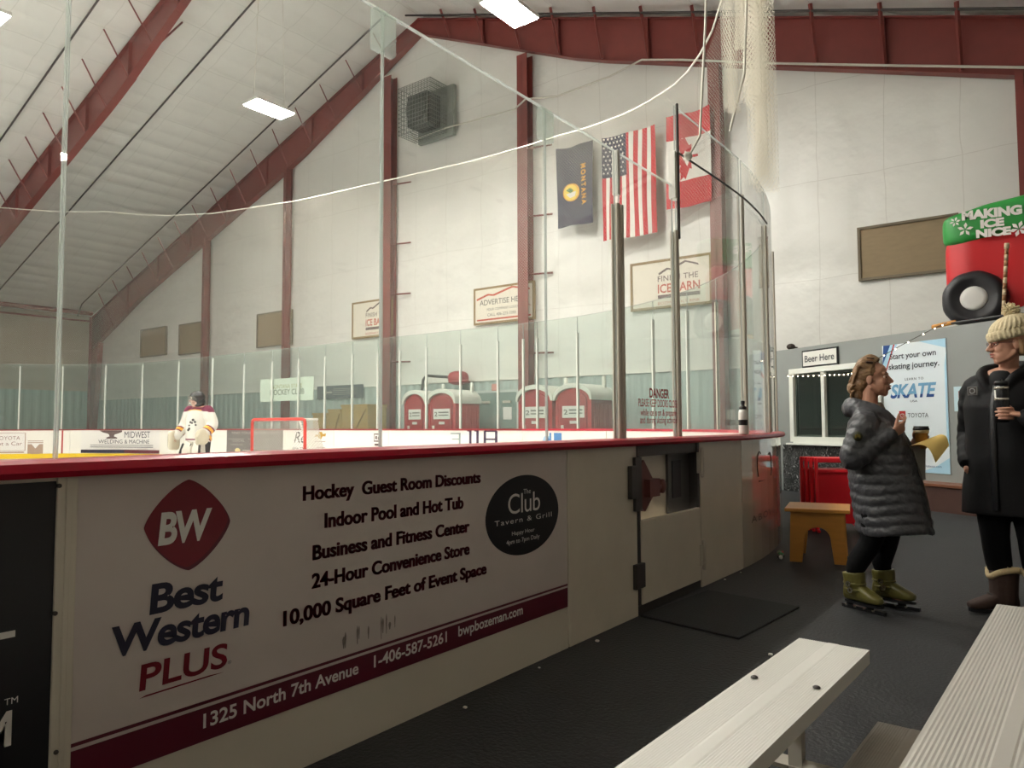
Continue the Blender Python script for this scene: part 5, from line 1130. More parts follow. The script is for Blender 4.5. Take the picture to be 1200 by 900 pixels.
def curve(pts, n=24):     # smooth polyline
    P = [np.array(p, float) for p in pts]; P = [2*P[0]-P[1]]+P+[2*P[-1]-P[-2]]; out = []; m_ = len(P)-3
    for i in range(m_):
        for t in np.linspace(0, 1, max(2, n//m_), endpoint=(i == m_-1)):
            a, b_, c, d = P[i:i+4]; out.append(.5*((2*b_)+(-a+c)*t+(2*a-5*b_+4*c-d)*t*t+(-a+3*b_-3*c+d)*t**3))
    return out
# ---------------- woman in the grey quilted coat (local axes: +Y the way she faces, +X her right hand)
TH1 = math.radians(-79.5)        # in profile as seen from the bleachers
W1 = T('person', 'woman in a dark grey quilted coat and olive skates holding a coffee cup', 'person', (-.967, 5.21, 0), TH1); W1.scale = (.95, .91, .985)
hc = V3(.0, -.025, 1.485); HR = rotz(-.12)@rotx(.06)
b = MB(); head(b, hc, HR, 1.03)
b.tube([hc+V3(0, -.02, -.07), V3(0, -.05, 1.3), V3(0, -.065, 1.2)], [.052, .056, .075], 14)
b.tube([V3(0, -.06, 1.24), V3(0, -.03, 1.12), V3(0, .0, .95), V3(0, 0, .8)], [(.16, .1), (.17, .13), (.16, .14), (.17, .14)], 18, flat=V3(1, 0, 0))
AR = [V3(.17, -.08, 1.2), V3(.225, -.17, .965), V3(.19, .07, 1.115)]; AL = [V3(-.17, -.05, 1.2), V3(-.23, .05, .96), V3(-.07, .22, .985)]
for A in (AR, AL): b.tube(curve(A, 14), np.linspace(.05, .028, len(curve(A, 14))), 10)
hand(b, V3(.185, .085, 1.125), (-.35, .75, .5), (-.6, -.55, .3), (.15, .1, 1), (.55, .65, .75, .8), 1.0, (.25, .9, .15))
CUP = V3(-.005, .265, 1.06)
grip(b, V3(-.065, .215, .99), V3(CUP[0], CUP[1], 1.09), .036, PI+.5, -1, 1.075)
HIPS = [(.085, V3(.088, -.02, .86), V3(.095, -.06, .46), V3(.095, -.175, .14)), (.085, V3(-.085, 0, .86), V3(-.085, .045, .47), V3(-.09, .015, .14))]
for r, a, k, c in HIPS: b.tube(curve([a, (a+k)/2, k, k*.4+c*.6+V3(0, -.03, .02), c+V3(0, -.002, .07), c], 20), np.linspace(.08, .032, len(curve([a, (a+k)/2, k, k*.4+c*.6, c, c], 20))), 12); b.tube([c, c+V3(0, .01, -.05), c+V3(.04, .1, -.07)], [.038, .036, .03], 10)
lput(remesh(b, .0048, 1), 'body', M_skin, W1)
face_bits_parent = W1
def lface(parent, c, R, s):
    n0 = set(bpy.data.objects); face_bits(parent, c, R, s)
    Mw = world(parent)
    for o in set(bpy.data.objects)-n0:
        if o.type == 'MESH': o.data.transform(Mw)   # built in local axes, put() moved them by the inverse
lface(W1, hc, HR, 1.03)
# leggings
b = MB()
for r, a, k, c in HIPS: cc = curve([a+V3(0, 0, -.02), (a+k)/2, k, k*.4+c*.6+V3(0, -.03, .02), c+V3(0, -.002, .07), c+V3(0, 0, .0)], 25); b.tube(cc, np.interp(np.linspace(0, 1, len(cc)), [0, .3, .45, .62, .82, 1], [.105, .095, .072, .068, .048, .042]), 14)
b.ell((0, -.01, .88), (.17, .14, .12)); lput(remesh(b, .008, 2), 'leggings', mat('black_leggings', '0D0D0F', 0.8, var=.1, spec=.15), W1)
# coat
M_coat = mat('grey_quilted_nylon', '46464A', 0.42, var=.12, vscale=9, bump=.3, bscale=26)
b = MB()
lv = [(1.255, -.13, .03, .1), (1.235, -.165, .07, .16), (1.2, -.195, .11, .2), (1.12, -.205, .17, .215), (1.0, -.205, .21, .215), (.9, -.205, .235, .215), (.8, -.2, .265, .22), (.68, -.185, .295, .225), (.58, -.172, .315, .235), (.5, -.16, .325, .24)]
zs = np.linspace(1.255, .5, 90); rows = []
for z in zs:
    q = [np.interp(-z, [-l[0] for l in lv], [l[k] for l in lv]) for k in (1, 2, 3)]; g = 1+.05*(abs(math.sin(PI*z/.062))**.55-.6) if z < 1.2 else 1
    cyy, ry, rx = (q[0]+q[1])/2, (q[1]-q[0])/2*g, q[2]*g; row = []
    for t in np.linspace(0, 2*PI, 56, endpoint=False):
        p = V3(rx*math.cos(t), cyy+ry*math.sin(t), z)
        p[2] += -.02*(math.sin(t) < 0)*abs(math.sin(t))*(z < .75)*(.75-z)/.25+.012*math.sin(3*t)*(z < .8)
        row.append(p)
    rows.append(row)
b.ring(rows)
for A in (AR, AL):
    c = curve([A[0]+V3(-.03*np.sign(A[0][0]), 0, .005), A[0]+V3(0, 0, -.03), (A[0]+A[1])/2, A[1], (A[1]+A[2])/2, A[2]], 30); k = len(c)
    P, R_ = quilt(c, [(np.interp(i/(k-1), [0, .25, .5, .75, 1], [.095, .092, .08, .07, .05]),)*2 for i in range(k)], .055, .09, 90); b.tube(P, R_, 18)
# hood and collar lying round the neck
hd = [V3(.055, .125, 1.13), V3(.095, .06, 1.225), V3(.11, -.04, 1.275), V3(.075, -.14, 1.295), V3(0, -.175, 1.3), V3(-.075, -.14, 1.295), V3(-.11, -.04, 1.275), V3(-.095, .06, 1.225), V3(-.055, .125, 1.13)]
c = curve(hd, 40); b.tube(c, [(np.interp(i/(len(c)-1), [0, .2, .5, .8, 1], [.026, .045, .07, .045, .026]), np.interp(i/(len(c)-1), [0, .2, .5, .8, 1], [.03, .042, .055, .042, .03])) for i in range(len(c))], 14)
def fold_disp(co_, no_): return co_+no_*(.003*noise.noise(co_*22)+.003*noise.noise(co_*48))
lput(remesh(b, .0078, 1, disp=fold_disp), 'coat', M_coat, W1)
# open front edge, zip and lining
b = MB(); zp = [V3(.02, .115, 1.17), V3(.03, .185, 1.08), V3(.035, .225, .95), V3(.05, .262, .8), V3(.07, .29, .66), V3(.08, .305, .5)]
b.tube(curve(zp, 20), .008, 6); lput(b, 'zip', M_dark, W1)
b = MB(); b.tube([V3(0, .01, 1.3), V3(0, .045, 1.22), V3(0, .085, 1.14)], [(.045, .03), (.05, .03), (.035, .025)], 12, flat=V3(1, 0, 0)); lput(b, 'undershirt', mat('beige_shirt', '8A7A66', 0.8), W1)
b = MB(); b.ring([[V3(.288+o, -.125+.03*math.cos(t), 1.11+.03*math.sin(t)) for t in np.linspace(0, 2*PI, 20, endpoint=False)] for o in (-.02, .012)]); ptc = lput(b, 'sleeve_patch', mat('patch_dark_olive', '3A3A22', 0.7), W1)
b = MB()
for k in range(3): b.ell((.301, -.125+.012*(k-1), 1.11+.006*(k % 2)), (.002, .006, .012)); 
lput(b, 'patch_emblem', mat('patch_gold', '7A6A24', 0.7), ptc)
# hair
M_hair = mat('dark_blond_hair', '8C6B4A', 0.5, var=.45, vscale=45, stretch=(1, .3, 1), bump=.5, bscale=70)
b = MB(); Hf = lambda p: hc+HR@(np.array(p, float)*1.03); Mx = Matrix([list(r) for r in HR])
b.ell(Hf((0, -.032, .04)), (.088, .098, .083), 0, 20, 14, 1, Mx); b.ell(Hf((0, -.07, -.02)), (.07, .06, .075), 0, 18, 12, 1, Mx); b.ell(Hf((0, -.125, -.05)), (.048, .045, .05), 0, 16, 12, 1, Mx); b.ell(Hf((0, -.1, -.1)), (.05, .04, .05), 0, 16, 10, 1, Mx)
rnd = random.Random(3)
for i in range(110):
    a = PI*(.02+.96*i/109); x0 = .075*math.cos(a); z0 = .05+.072*math.sin(a); y0 = .052*math.sin(a)-.0
    p = [Hf((x0, y0, z0)), Hf((x0*1.12, y0-.06, z0+.022+rnd.uniform(0, .008))), Hf((x0*1.05, -.09, z0*.8+rnd.uniform(-.01, .01))), Hf((x0*.4+rnd.uniform(-.02, .02), -.13+rnd.uniform(-.02, .015), -.03+rnd.uniform(-.05, .03)))]
    b.tube(curve(p, 12), [.0045, .0055, .006, .006, .006, .006, .0055, .005, .005, .0045, .004, .004][:len(curve(p, 12))], 6)
for i in range(14):
    p0 = V3(rnd.uniform(-.04, .06), -.11, -.06+rnd.uniform(-.03, .04)); p = [Hf(p0), Hf(p0+V3(.01, -.03, -.03)), Hf(p0+V3(rnd.uniform(-.02, .02), -.02, -.075))]; b.tube(curve(p, 8), .006, 6)
lput(remesh(b, .0046, 1, disp=lambda c_, n_: c_+n_*.002*noise.noise(c_*90)), 'hair', M_hair, W1)
b = MB(); b.tube([Hf((.05, .02, .118)), Hf((.062, -.01, .125)), Hf((.06, -.04, .12))], .009, 8); b.tube([Hf((.075, .015, .095)), Hf((.082, -.015, .1))], .007, 8); lput(b, 'hair_clip', mat('tortoise_clip', '3A241A', 0.3), W1)
# olive skating boots on blades with guards
M_ol = mat('olive_leather', '67612F', 0.35, var=.15, vscale=12, bump=.1); M_buck = mat('silver_buckle', 'C9C4B8', 0.25, metal=.9)
for (at_, yw, lb) in ((V3(.095, -.165, 0), -.62, 0), (V3(-.09, .02, 0), -.35, 1)):
    b = MB(); f = boot(b, 0, yw, at_, .285, .105, .18, .055, 0, .07); bt = lput(remesh(b, .006, 2), 'skate_boot', M_ol, W1)
    s_ = MB(); so = [f((.047*math.copysign(abs(math.cos(t))**.7, math.cos(t))*(1 if math.sin(t) > -.2 else .85), .05+.145*math.sin(t), .055)) for t in np.linspace(0, 2*PI, 28, endpoint=False)]
    s_.ring([so, [p+V3(0, 0, -.014) for p in so]], 0, False); lput(s_, 'sole', M_black, bt)
    s_ = MB(); R2 = rotz(yw)
    for y in (-.06, .1): s_.tube([f((0, y, .045)), f((0, y, .015))], [(.02, .026), (.006, .03)], 10, flat=R2@V3(1, 0, 0), round_end=False)
    s_.ring([[f((x, y, z)) for x, z in ((-.011, 0), (.011, 0), (.013, .022), (-.013, .022))] for y in (-.115, -.1, .19, .215)], 0, False); lput(s_, 'blade_guard', M_black, bt)
    s_ = MB()
    for y in (-.08, -.01, .06, .13): s_.cbox(f((.012, y, .018)), (.016, .016, .01))
    lput(s_, 'guard_stud', M_buck, bt)
    for z, y in ((.118, .005), (.155, -.01)):
        s_ = MB(); a0 = f((.055, y, z+.02)); s_.ring([[f((.0665+o, y+r*.019*math.cos(t), z+.012+r*.018*math.sin(t))) for t in np.linspace(0, 2*PI, 16, endpoint=False)] for r, o in ((1, 0), (1, .014), (.5, .014), (.5, 0))], 0, False); lput(s_, 'buckle', M_buck, bt)
        s_ = MB(); s_.tube([f((.062*math.cos(t), -.01+.072*math.sin(t)+y*.5, z+.012)) for t in np.linspace(-1.2, 2.6, 16)], (.006, .013) if 0 else .007, 6); lput(s_, 'strap', M_ol, bt)
# cup and clipboard she holds
Wm = world(W1)
def W_(o, p): return V3(*(o@Vector(tuple(p))))
cp = T('coffee_cup', 'brown paper coffee cup with black lid in the hand of the grey coated woman', 'cup', W_(Wm, CUP), TH1)
b = MB(); b.lathe([(.001, -.03), (.029, -.03), (.041, .085), (.043, .088), (.001, .088)], (0, 0, 0), 26); lput(b, 'cup', mat('kraft_cup_print', 'B8853F', 0.55, var=.3, vscale=25), cp)
b = MB(); b.lathe([(.0425, .066), (.0438, .066), (.0445, .088), (.043, .088)], (0, 0, 0), 26); lput(b, 'rim_band', mat('cream_band', 'C9B894', 0.6), cp)
b = MB(); b.lathe([(.046, .086), (.047, .094), (.043, .098), (.042, .108), (.04, .11), (.001, .108)], (0, 0, 0), 26); lput(b, 'lid', M_black, cp)
cb = T('clipboard', 'grey clipboard with a curling yellow sheet held under the coffee cup', 'clipboard', W_(Wm, V3(.0, .24, .9)), TH1)
b = MB(); f0 = V3(.045, .185, 1.04); uu = V3(-.03, .1, .005); vv = V3(.02, -.005, -.21)
def cbp(u, v, n): return f0+uu*u+vv*v+np.cross(uu, vv)/np.linalg.norm(np.cross(uu, vv))*(n+.012*math.sin(v*2))
b.grid(lambda u, v: cbp(u, v, .0), 6, 10); b.grid(lambda u, v: cbp(u, v, .005), 6, 10); b.v = [tuple(V3(*p)-V3(.0, .24, .9)) for p in b.v]; lput(b, 'board', mat('grey_card', '7A756E', 0.6, var=.1), cb)
b = MB()
yp = [V3(.05, .195, 1.045), V3(.0, .36, 1.115), V3(.02, .41, 1.05), V3(.09, .33, .945)]
def ysh(u, v, n):
    p = (yp[0]*(1-u)+yp[1]*u)*(1-v)+(yp[3]*(1-u)+yp[2]*u)*v
    return p+V3(.03, .02, .05)*math.sin(PI*v)*(1-.55*u)+V3(0, 0, n)
b.grid(lambda u, v: ysh(u, v, 0), 20, 10); b.grid(lambda u, v: ysh(u, v, -.002), 20, 10); b.v = [tuple(V3(*p)-V3(.0, .24, .9)) for p in b.v]; lput(b, 'yellow_sheet', mat('yellow_paper', 'F6D480', 0.6, var=.05), cb)
# ---------------- woman in the long black coat and knitted hat
TH2 = math.radians(163)
W2 = T('person', 'woman in a long black coat and cream knitted hat holding a dark travel mug', 'person', (-.30, 5.522, 0), TH2); W2.scale = (.98, .98, .98)
hc = V3(-.05, .03, 1.695); HR = rotz(-.9)@rotx(-.04)
b = MB(); head(b, hc, HR, 1.06)
b.tube([hc+V3(.01, -.02, -.07), V3(-.02, -.02, 1.52), V3(0, -.035, 1.43)], [.052, .056, .085], 14)
b.tube([V3(0, -.03, 1.46), V3(0, -.01, 1.3), V3(0, .0, 1.1), V3(0, 0, .92)], [(.17, .1), (.19, .13), (.17, .13), (.18, .14)], 18, flat=V3(1, 0, 0))
AR = [V3(.175, -.03, 1.43), V3(.245, -.09, 1.12), V3(.2, .08, .95)]; AL = [V3(-.185, -.03, 1.43), V3(-.31, .05, 1.13), V3(-.215, .25, 1.225)]
for A in (AR, AL): b.tube(curve(A, 14), np.linspace(.052, .028, len(curve(A, 14))), 10)
b.tube([V3(.2, .08, .95), V3(.18, .1, .9), V3(.16, .1, .86)], [.03, .035, .025], 10)
MUG = V3(-.085, .275, 1.20)
grip(b, V3(-.205, .258, 1.23), V3(MUG[0], MUG[1], 1.25), .037, PI+.1, -1, 1.252)
LG = [(V3(.085, 0, .95), V3(.085, .01, .52), V3(.07, -.03, .12)), (V3(-.09, 0, .95), V3(-.115, -.01, .52), V3(-.13, -.05, .12))]
for a, k, c in LG: b.tube([a, k, c], [.09, .06, .042], 12); b.tube([c, c+V3(.0, .02, -.06), c+V3(.05, .1, -.08)], [.04, .036, .03], 10)
lput(remesh(b, .0048, 1), 'body', M_skin, W2)
lface(W2, hc, HR, 1.06)
M_jblk = mat('black_coat_cloth', '0C0C0E', 0.65, var=.2, vscale=8, bump=.12, bscale=14, spec=.25)
b = MB()
for a, k, c in LG: cc = curve([a, (a+k)/2, k, (k+c)/2, c+V3(0, .0, .12), c+V3(0, 0, .04)], 25); b.tube(cc, np.interp(np.linspace(0, 1, len(cc)), [0, .25, .45, .65, .85, 1], [.115, .105, .082, .075, .062, .055]), 14)
b.ell((0, 0, .95), (.185, .15, .12)); lput(remesh(b, .008, 2), 'trousers', mat('black_trousers', '0C0C0E', 0.85, var=.1, spec=.15), W2)
b = MB(); lv = [(1.5, -.12, .08, .11), (1.47, -.145, .1, .17), (1.43, -.16, .13, .215), (1.3, -.17, .175, .23), (1.1, -.165, .18, .225), (.95, -.17, .185, .235), (.78, -.175, .185, .255), (.62, -.17, .18, .265)]
rows = []
for z in np.linspace(1.5, .62, 70):
    q = [np.interp(-z, [-l[0] for l in lv], [l[k] for l in lv]) for k in (1, 2, 3)]
    rows.append([V3(q[2]*math.copysign(abs(math.cos(t))**.9, math.cos(t))*(1+.012*math.sin(5*t+z*9)), (q[0]+q[1])/2+(q[1]-q[0])/2*math.sin(t)*(1+.02*math.sin(4*t+z*6)), z) for t in np.linspace(0, 2*PI, 56, endpoint=False)])
b.ring(rows)
for A in (AR, AL):
    c = curve([A[0]+V3(-.03*np.sign(A[0][0]), 0, .0), A[0]+V3(0, 0, -.03), (A[0]+A[1])/2, A[1], (A[1]+A[2])/2, A[2]], 36); k = len(c)
    b.tube(c, [np.interp(i/(k-1), [0, .25, .5, .75, 1], [.095, .092, .085, .075, .058])*(1+.035*math.sin(i*1.7)) for i in range(k)], 18)
hd = [V3(.03, .13, 1.36), V3(.085, .1, 1.47), V3(.12, -.01, 1.52), V3(.08, -.12, 1.54), V3(0, -.155, 1.54), V3(-.08, -.12, 1.54), V3(-.12, -.01, 1.52), V3(-.085, .1, 1.47), V3(-.03, .13, 1.36)]
c = curve(hd, 40); b.tube(c, [np.interp(i/(len(c)-1), [0, .2, .5, .8, 1], [.022, .036, .06, .036, .022]) for i in range(len(c))], 14)
lput(remesh(b, .0085, 2, disp=lambda c_, n_: c_+n_*.007*noise.noise(Vector((c_.x*9, c_.y*9, c_.z*5)))), 'coat', M_jblk, W2)
b = MB(); b.tube([V3(.0, .125, 1.43), V3(.005, .175, 1.3), V3(.005, .187, 1.1), V3(.005, .19, .9), V3(.005, .187, .66)], [(.02, .008)]*5, 8, flat=V3(1, 0, 0)); lput(b, 'zip_placket', M_black, W2)
b = MB(); b.tube([V3(0, .06, 1.5), V3(0, .095, 1.44), V3(0, .13, 1.38)], [(.06, .03), (.06, .03), (.035, .02)], 12, flat=V3(1, 0, 0)); lput(b, 'inner_collar', mat('black_fleece', '101012', 0.9), W2)
b = MB(); c0 = V3(.125, .125, 1.40); b.ring([[c0+V3(x, .028+o-.12*abs(x), z) for x, z in ((-.03, -.028), (.03, -.028), (.03, .028), (-.03, .028))] for o in (0, .006)], 0, False); pt = lput(b, 'chest_badge', M_dark, W2)
b = MB(); b.ring([[c0+V3(.018*math.cos(t)*r, .036-.0-.12*abs(.018*math.cos(t)*r), .018*math.sin(t)*r) for t in np.linspace(.6, 5.6, 20)] for r in (1, .7)], 0, False, False)
b.ring([[c0+V3(x*r, .0355-.12*abs(x*r), z*r) for x, z in ((-.027, -.026), (.027, -.026), (.027, .026), (-.027, .026))] for r in (1, .93)], 0, False, False); lput(b, 'badge_emblem', mat('badge_grey', '9A9A98', 0.5), pt)
# knitted hat with folded brim and pompom
M_knit = mat('cream_knit', 'D3C4A0', 0.9, var=.1, vscale=40, bump=.4, bscale=60)
b = MB(); Hf = lambda p: hc+HR@rotx(-.2)@(np.array(p, float)*1.06); rows = []
n = 120
for (r, z) in ((.088, .03), (.1, .028), (.106, .045), (.106, .07), (.1, .086), (.094, .09)):
    rows.append([Hf((r*.92*math.cos(t)*(1+.035*math.cos(26*t)), -.012+r*1.08*math.sin(t)*(1+.035*math.cos(26*t)), z)) for t in np.linspace(0, 2*PI, n, endpoint=False)])
b.ring(rows); lput(b, 'brim', M_knit, W2)
b = MB(); rows = []
for k in range(13):
    a = k/12*PI/2; r = .1*math.cos(a)**.8*(1+.05*math.sin(2*a)); z = .082+.085*math.sin(a)
    rows.append([Hf((max(.004, r)*.93*math.cos(t)*(1+.035*math.cos(26*t)), -.02-.03*math.sin(a)+max(.004, r)*1.08*math.sin(t)*(1+.035*math.cos(26*t)), z)) for t in np.linspace(0, 2*PI, n, endpoint=False)])
b.ring(rows); lput(b, 'crown', M_knit, W2)
b = MB(); pc = Hf((0, -.06, .19)); b.ell(pc, (.036,)*3, 0, 20, 14)
for i in range(160):
    v = V3(rnd.gauss(0, 1), rnd.gauss(0, 1), rnd.gauss(0, 1)); v /= np.linalg.norm(v); b.tube([pc+v*.025, pc+v*(.044+rnd.uniform(0, .008))], [.006, .0035], 5)
lput(b, 'pompom', M_knit, W2)
Hg = lambda p: hc+HR@(np.array(p, float)*1.06)
b = MB(); b.tube([Hg((x, -.01-.03*abs(x)/.07, -.02+z)) for x, z in ((.07, .0), (.076, -.02), (.07, -.05))], .018, 8); b.tube([Hg((-.07, -.03, 0)), Hg((-.078, -.035, -.03)), Hg((-.07, -.04, -.06))], .018, 8); b.ell(Hg((0, -.062, -.03)), (.066, .03, .05), 0, 16, 10); lput(b, 'hair', mat('light_brown_hair', '8A6A4A', 0.5, var=.3, vscale=30), W2)
b = MB()
for sx in (-1, 1):
    b.tube([Hg((sx*.033+.021*math.cos(t), .112-.012*abs(math.cos(t)), -.004+.0165*math.sin(t))) for t in np.linspace(0, 2*PI, 20)], .002, 6); b.tube([Hg((sx*.055, .1, .004)), Hg((sx*.074, .05, .004)), Hg((sx*.078, -.01, .0))], .002, 6)
b.tube([Hg((-.012, .114, .001)), Hg((.012, .114, .001))], .002, 6); lput(b, 'glasses', mat('red_brown_frames', '5A2A26', 0.3), W2)
# winter boots with fur cuffs
M_bb = mat('brown_suede_boot', '3E2B24', 0.75, var=.2, vscale=14, bump=.2); M_fur = mat('cream_fur', 'C9B48C', 0.95, var=.15, vscale=50)
for (at_, yw, zf) in ((V3(.07, -.015, 0), -.75, .262), (V3(-.13, -.035, 0), .15, .262)):
    b = MB(); f = boot(b, 0, yw, at_, .30, .115, .25, .012, 0, .078); bt = lput(remesh(b, .0065, 2), 'winter_boot', M_bb, W2)
    s_ = MB(); so = [f((.052*math.copysign(abs(math.cos(t))**.7, math.cos(t)), .048+.15*math.sin(t), .022)) for t in np.linspace(0, 2*PI, 28, endpoint=False)]; s_.ring([so, [p+V3(0, 0, -.022) for p in so]], 0, False); lput(s_, 'sole', M_black, bt)
    s_ = MB(); cc = [f((.08*math.cos(t), -.02+.085*math.sin(t), zf+.012*math.sin(t*2+1)-.03*max(0, math.sin(t))**6)) for t in np.linspace(0, 2*PI, 26)]; s_.tube(cc, .02, 8)
    for p in cc:
        for k in range(5):
            v = V3(rnd.gauss(0, 1), rnd.gauss(0, 1), rnd.gauss(0, 1)); v /= np.linalg.norm(v); s_.tube([p, p+v*.023], [.006, .003], 4)
    lput(s_, 'fur_cuff', M_fur, bt)
    s_ = MB()
    for k in range(5): z = .09+k*.03; s_.tube([f((-.03, .07-.022*k, z+.02)), f((.0, .082-.024*k, z+.03)), f((.03, .07-.022*k, z+.02))], .004, 6)
    lput(s_, 'laces', M_dark, bt)
mg = T('travel_mug', 'dark travel mug with silver bands in the hand of the black coated woman', 'mug', W_(world(W2), MUG), TH2)
b = MB(); b.lathe([(.001, 0), (.033, 0), (.037, .06), (.038, .17), (.038, .215), (.03, .222), (.001, .222)], (0, 0, 0), 28); lput(b, 'body', mat('black_mug', '16161A', 0.25), mg)
b = MB(); b.lathe([(.0382, .13), (.0392, .132), (.0392, .142), (.0382, .144)], (0, 0, 0), 28); b.lathe([(.0385, .196), (.0395, .198), (.0395, .208), (.0385, .21)], (0, 0, 0), 28); lput(b, 'steel_band', M_buck, mg)
b = MB(); b.lathe([(.001, .22), (.037, .22), (.037, .238), (.03, .244), (.001, .244)], (0, 0, 0), 28); b.cbox((0, .02, .25), (.02, .025, .014)); lput(b, 'lid', M_black, mg)
b = MB(); b.add([(.038*1.01*math.sin(a), .038*1.01*math.cos(a), z) for z in (.145, .19) for a in (.5, .7, .9)], [(0, 1, 4, 3), (1, 2, 5, 4)]); lput(b, 'mug_mark', M_print, mg)
# ---------------- goalkeeper
gy_ = 8.2; gX = onY(232, 540, gy_)[0]
TH3 = math.radians(197)
GK = T('person', 'ice hockey goalkeeper in white jersey and big leg pads standing by the goal', 'person', (gX, gy_, .02), TH3)
hc = V3(0, .06, 1.70); HR = rotz(-.55)
b = MB(); head(b, hc, HR, 1.15); b.tube([hc+V3(0, -.02, -.07), V3(0, .0, 1.5)], [.055, .07], 12)
b.tube([V3(0, 0, 1.5), V3(0, 0, 1.3), V3(0, -.02, 1.0), V3(0, -.03, .9)], [(.18, .1), (.2, .13), (.19, .14), (.19, .15)], 16, flat=V3(1, 0, 0))
AR = [V3(.22, 0, 1.46), V3(.36, .0, 1.17), V3(.37, .2, .97)]; AL = [V3(-.22, 0, 1.46), V3(-.36, .02, 1.18), V3(-.33, .22, 1.0)]
LGs = [(V3(.11, -.02, .95), V3(.18, .06, .52), V3(.22, -.02, .12)), (V3(-.11, -.02, .95), V3(-.18, .06, .52), V3(-.22, -.02, .12))]
for A in (AR, AL): b.tube(A, [.06, .048, .035], 10)
hand(b, AR[2], (0, .5, -.8), (-1, 0, 0), (0, .8, .5), (.5, .5, .5, .5)); hand(b, AL[2], (0, .6, -.7), (1, 0, 0), (0, .8, .5), (.5, .5, .5, .5))
for a, k, c in LGs: b.tube([a, k, c], [.09, .065, .05], 10); b.tube([c, c+V3(0, .13, -.05)], [.045, .035], 8)
lput(remesh(b, .011, 2), 'body', M_skin, GK)
# jersey with maroon yoke and gold and maroon bands
b = MB(); rows = []
lvj = [(1.56, .10, .07), (1.52, .2, .12), (1.45, .26, .16), (1.3, .27, .19), (1.1, .275, .2), (.92, .285, .205), (.83, .28, .2)]
for z in np.linspace(1.56, .83, 30):
    rx = np.interp(-z, [-l[0] for l in lvj], [l[1] for l in lvj]); ry = np.interp(-z, [-l[0] for l in lvj], [l[2] for l in lvj]); rows.append([V3(rx*math.cos(t)*(1+.02*math.sin(6*t)), ry*math.sin(t)-.01, z) for t in np.linspace(0, 2*PI, 40, endpoint=False)])
b.ring(rows)
for A in (AR, AL): b.tube(curve(A, 14), np.linspace(.125, .10, len(curve(A, 14))), 16)
def jm_(c, n_):
    x, y, z = c
    for A in (AR, AL):
        if x*A[0][0] > 0 and abs(x) > .28 and z < 1.26:
            d = (c.y-A[1][1])/(A[2][1]-A[1][1]); d = (A[1]-V3(*c))@(A[1]-A[2])/np.linalg.norm(A[1]-A[2])**2
            if .34 < d < .44 or .66 < d < .76: return 1
            if .44 <= d <= .66: return 2
            return 0
    if z > 1.45+.12*(.25-abs(x)): return 1 if z > 1.47+.12*(.25-abs(x)) or abs(x) > .16 else 2
    if abs(x) < .3 and (.875 < z < .91): return 1
    return 0
j = lput(remesh(b, .014, 2, jm_), 'jersey', [mat('white_jersey', 'CBC7BC', 0.8, var=.05, bump=.2, bscale=12), mat('maroon_cloth', '6B1A3A', 0.8), mat('gold_cloth', 'DFA23A', 0.8)], GK)
b = MB()
for (x, z, r) in ((-.02, 1.28, .035), (-.07, 1.24, .03), (.04, 1.235, .03), (.0, 1.22, .03), (-.09, 1.18, .025), (.07, 1.17, .025), (.06, 1.1, .045), (.09, 1.08, .035)): b.ell((x, .178, z), (r, .012, r*.8))
lput(b, 'crest', mat('crest_black', '2A2428', 0.7), j)
b = MB(); b.ell((0, -.03, .86), (.24, .19, .16))
for a, k, c in LGs: b.tube([a, k], [.16, .12], 14)
lput(remesh(b, .014, 2), 'hockey_pants', mat('black_pants', '19181A', 0.7), GK)
b = MB(); b.ell(hc+V3(0, -.015, .045), (.14, .155, .125), 0, 24, 16); b.ell(hc+HR@V3(0, -.05, -.06), (.125, .11, .12), 0, 20, 12); lput(remesh(b, .01, 1), 'helmet', mat('black_helmet', '18181B', 0.25), GK)
b = MB()
for k in range(6): z = -.1+k*.03; b.tube([hc+HR@V3(.12*math.cos(t), .03+.14*math.sin(t), z-.01) for t in np.linspace(.1, PI-.1, 12)], .004, 5)
for k in range(5): x = -.06+k*.03; b.tube([hc+HR@V3(x*1.3, .03+.14*math.sqrt(max(0, 1-(x/.085)**2)), z) for z in (-.13, .06)], .005, 5)
lput(b, 'face_cage', M_buck, GK)
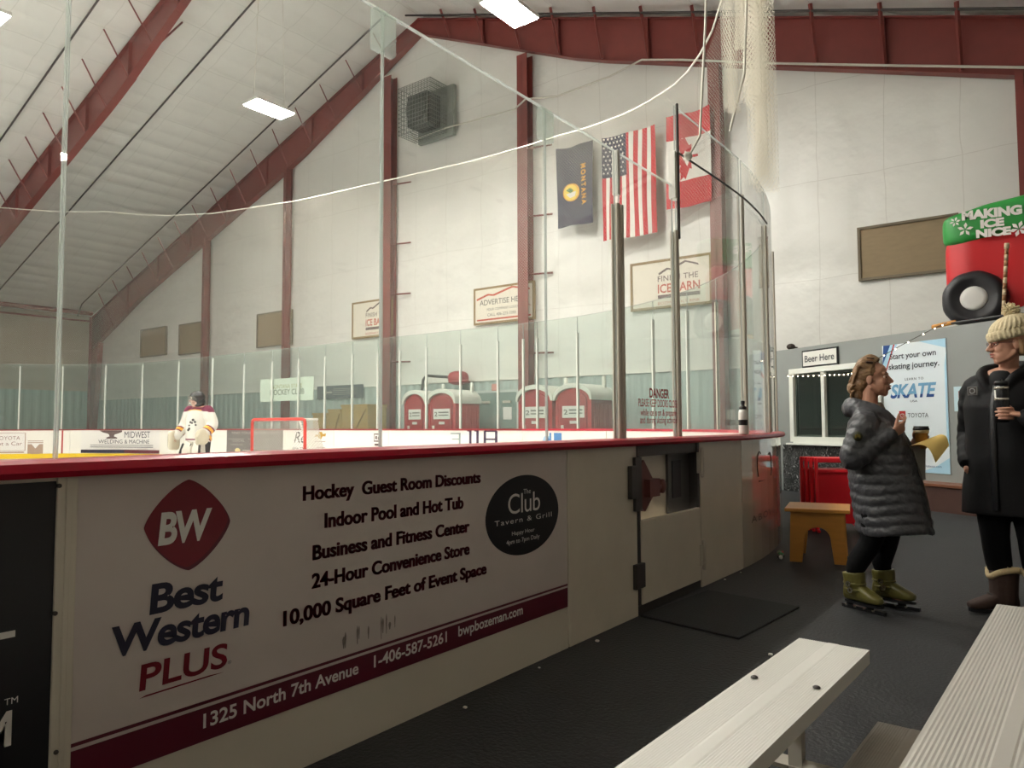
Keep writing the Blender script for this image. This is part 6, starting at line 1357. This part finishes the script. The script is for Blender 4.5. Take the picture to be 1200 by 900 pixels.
M_pad = mat('white_leg_pad', 'C6C0B2', 0.5, var=.06); M_glv = mat('cream_glove', 'B9AF98', 0.6, var=.08)
for (a, k, c) in LGs:
    s_ = np.sign(a[0]); b = MB(); rows = []
    for (z, w, y0, y1) in ((.04, .13, .06, .14), (.1, .145, .04, .17), (.3, .15, .06, .2), (.5, .155, .1, .24), (.68, .15, .1, .23), (.82, .13, .07, .18), (.86, .1, .08, .15)):
        x = np.interp(z, [.1, .52, .95], [c[0], k[0], a[0]]); rows.append([V3(x+w*math.copysign(abs(math.cos(t))**.6, math.cos(t)), (y0+y1)/2+(y1-y0)/2*math.copysign(abs(math.sin(t))**.7, math.sin(t)), z) for t in np.linspace(0, 2*PI, 24, endpoint=False)])
    b.ring(rows); pd = lput(b, 'leg_pad', M_pad, GK)
    b = MB()
    for dx, w in ((.075, .03), (-.105, .016)):
        pts = [V3(np.interp(z, [.1, .52, .95], [c[0], k[0], a[0]])+dx*s_, np.interp(z, [.1, .3, .5, .68, .82], [.168, .198, .238, .228, .18])-.02*(abs(dx) > .1), z) for z in (.08, .2, .35, .5, .65, .8)]
        b.tube(curve(pts, 16), [(w, .012)]*len(curve(pts, 16)), 8, flat=V3(1, 0, 0))
    lput(b, 'pad_stripe', M_black, pd)
    b = MB(); b.box((c[0]-.045, -.1, .045), (c[0]+.045, .17, .1)); b.box((c[0]-.004, -.12, 0), (c[0]+.004, .19, .045)); lput(b, 'skate', M_black, GK, bevel=.01)
b = MB(); p = AR[2]+V3(.03, .04, -.1); b.ell(p, (.06, .13, .2), 0, 20, 14, .5); lput(b, 'blocker', M_glv, GK)
b = MB(); p = AL[2]+V3(-.02, .06, -.06); b.ell(p, (.09, .15, .16), 0, 20, 14, .8); b.tube([p+V3(-.02, .1, .05), p+V3(-.03, .17, -.02), p+V3(-.02, .14, -.12)], .04, 10); b.tube([AL[2]+V3(0, -.08, .08), AL[2]+V3(0, .02, .0)], [.075, .085], 14); lput(remesh(b, .014, 2), 'catch_glove', M_glv, GK)
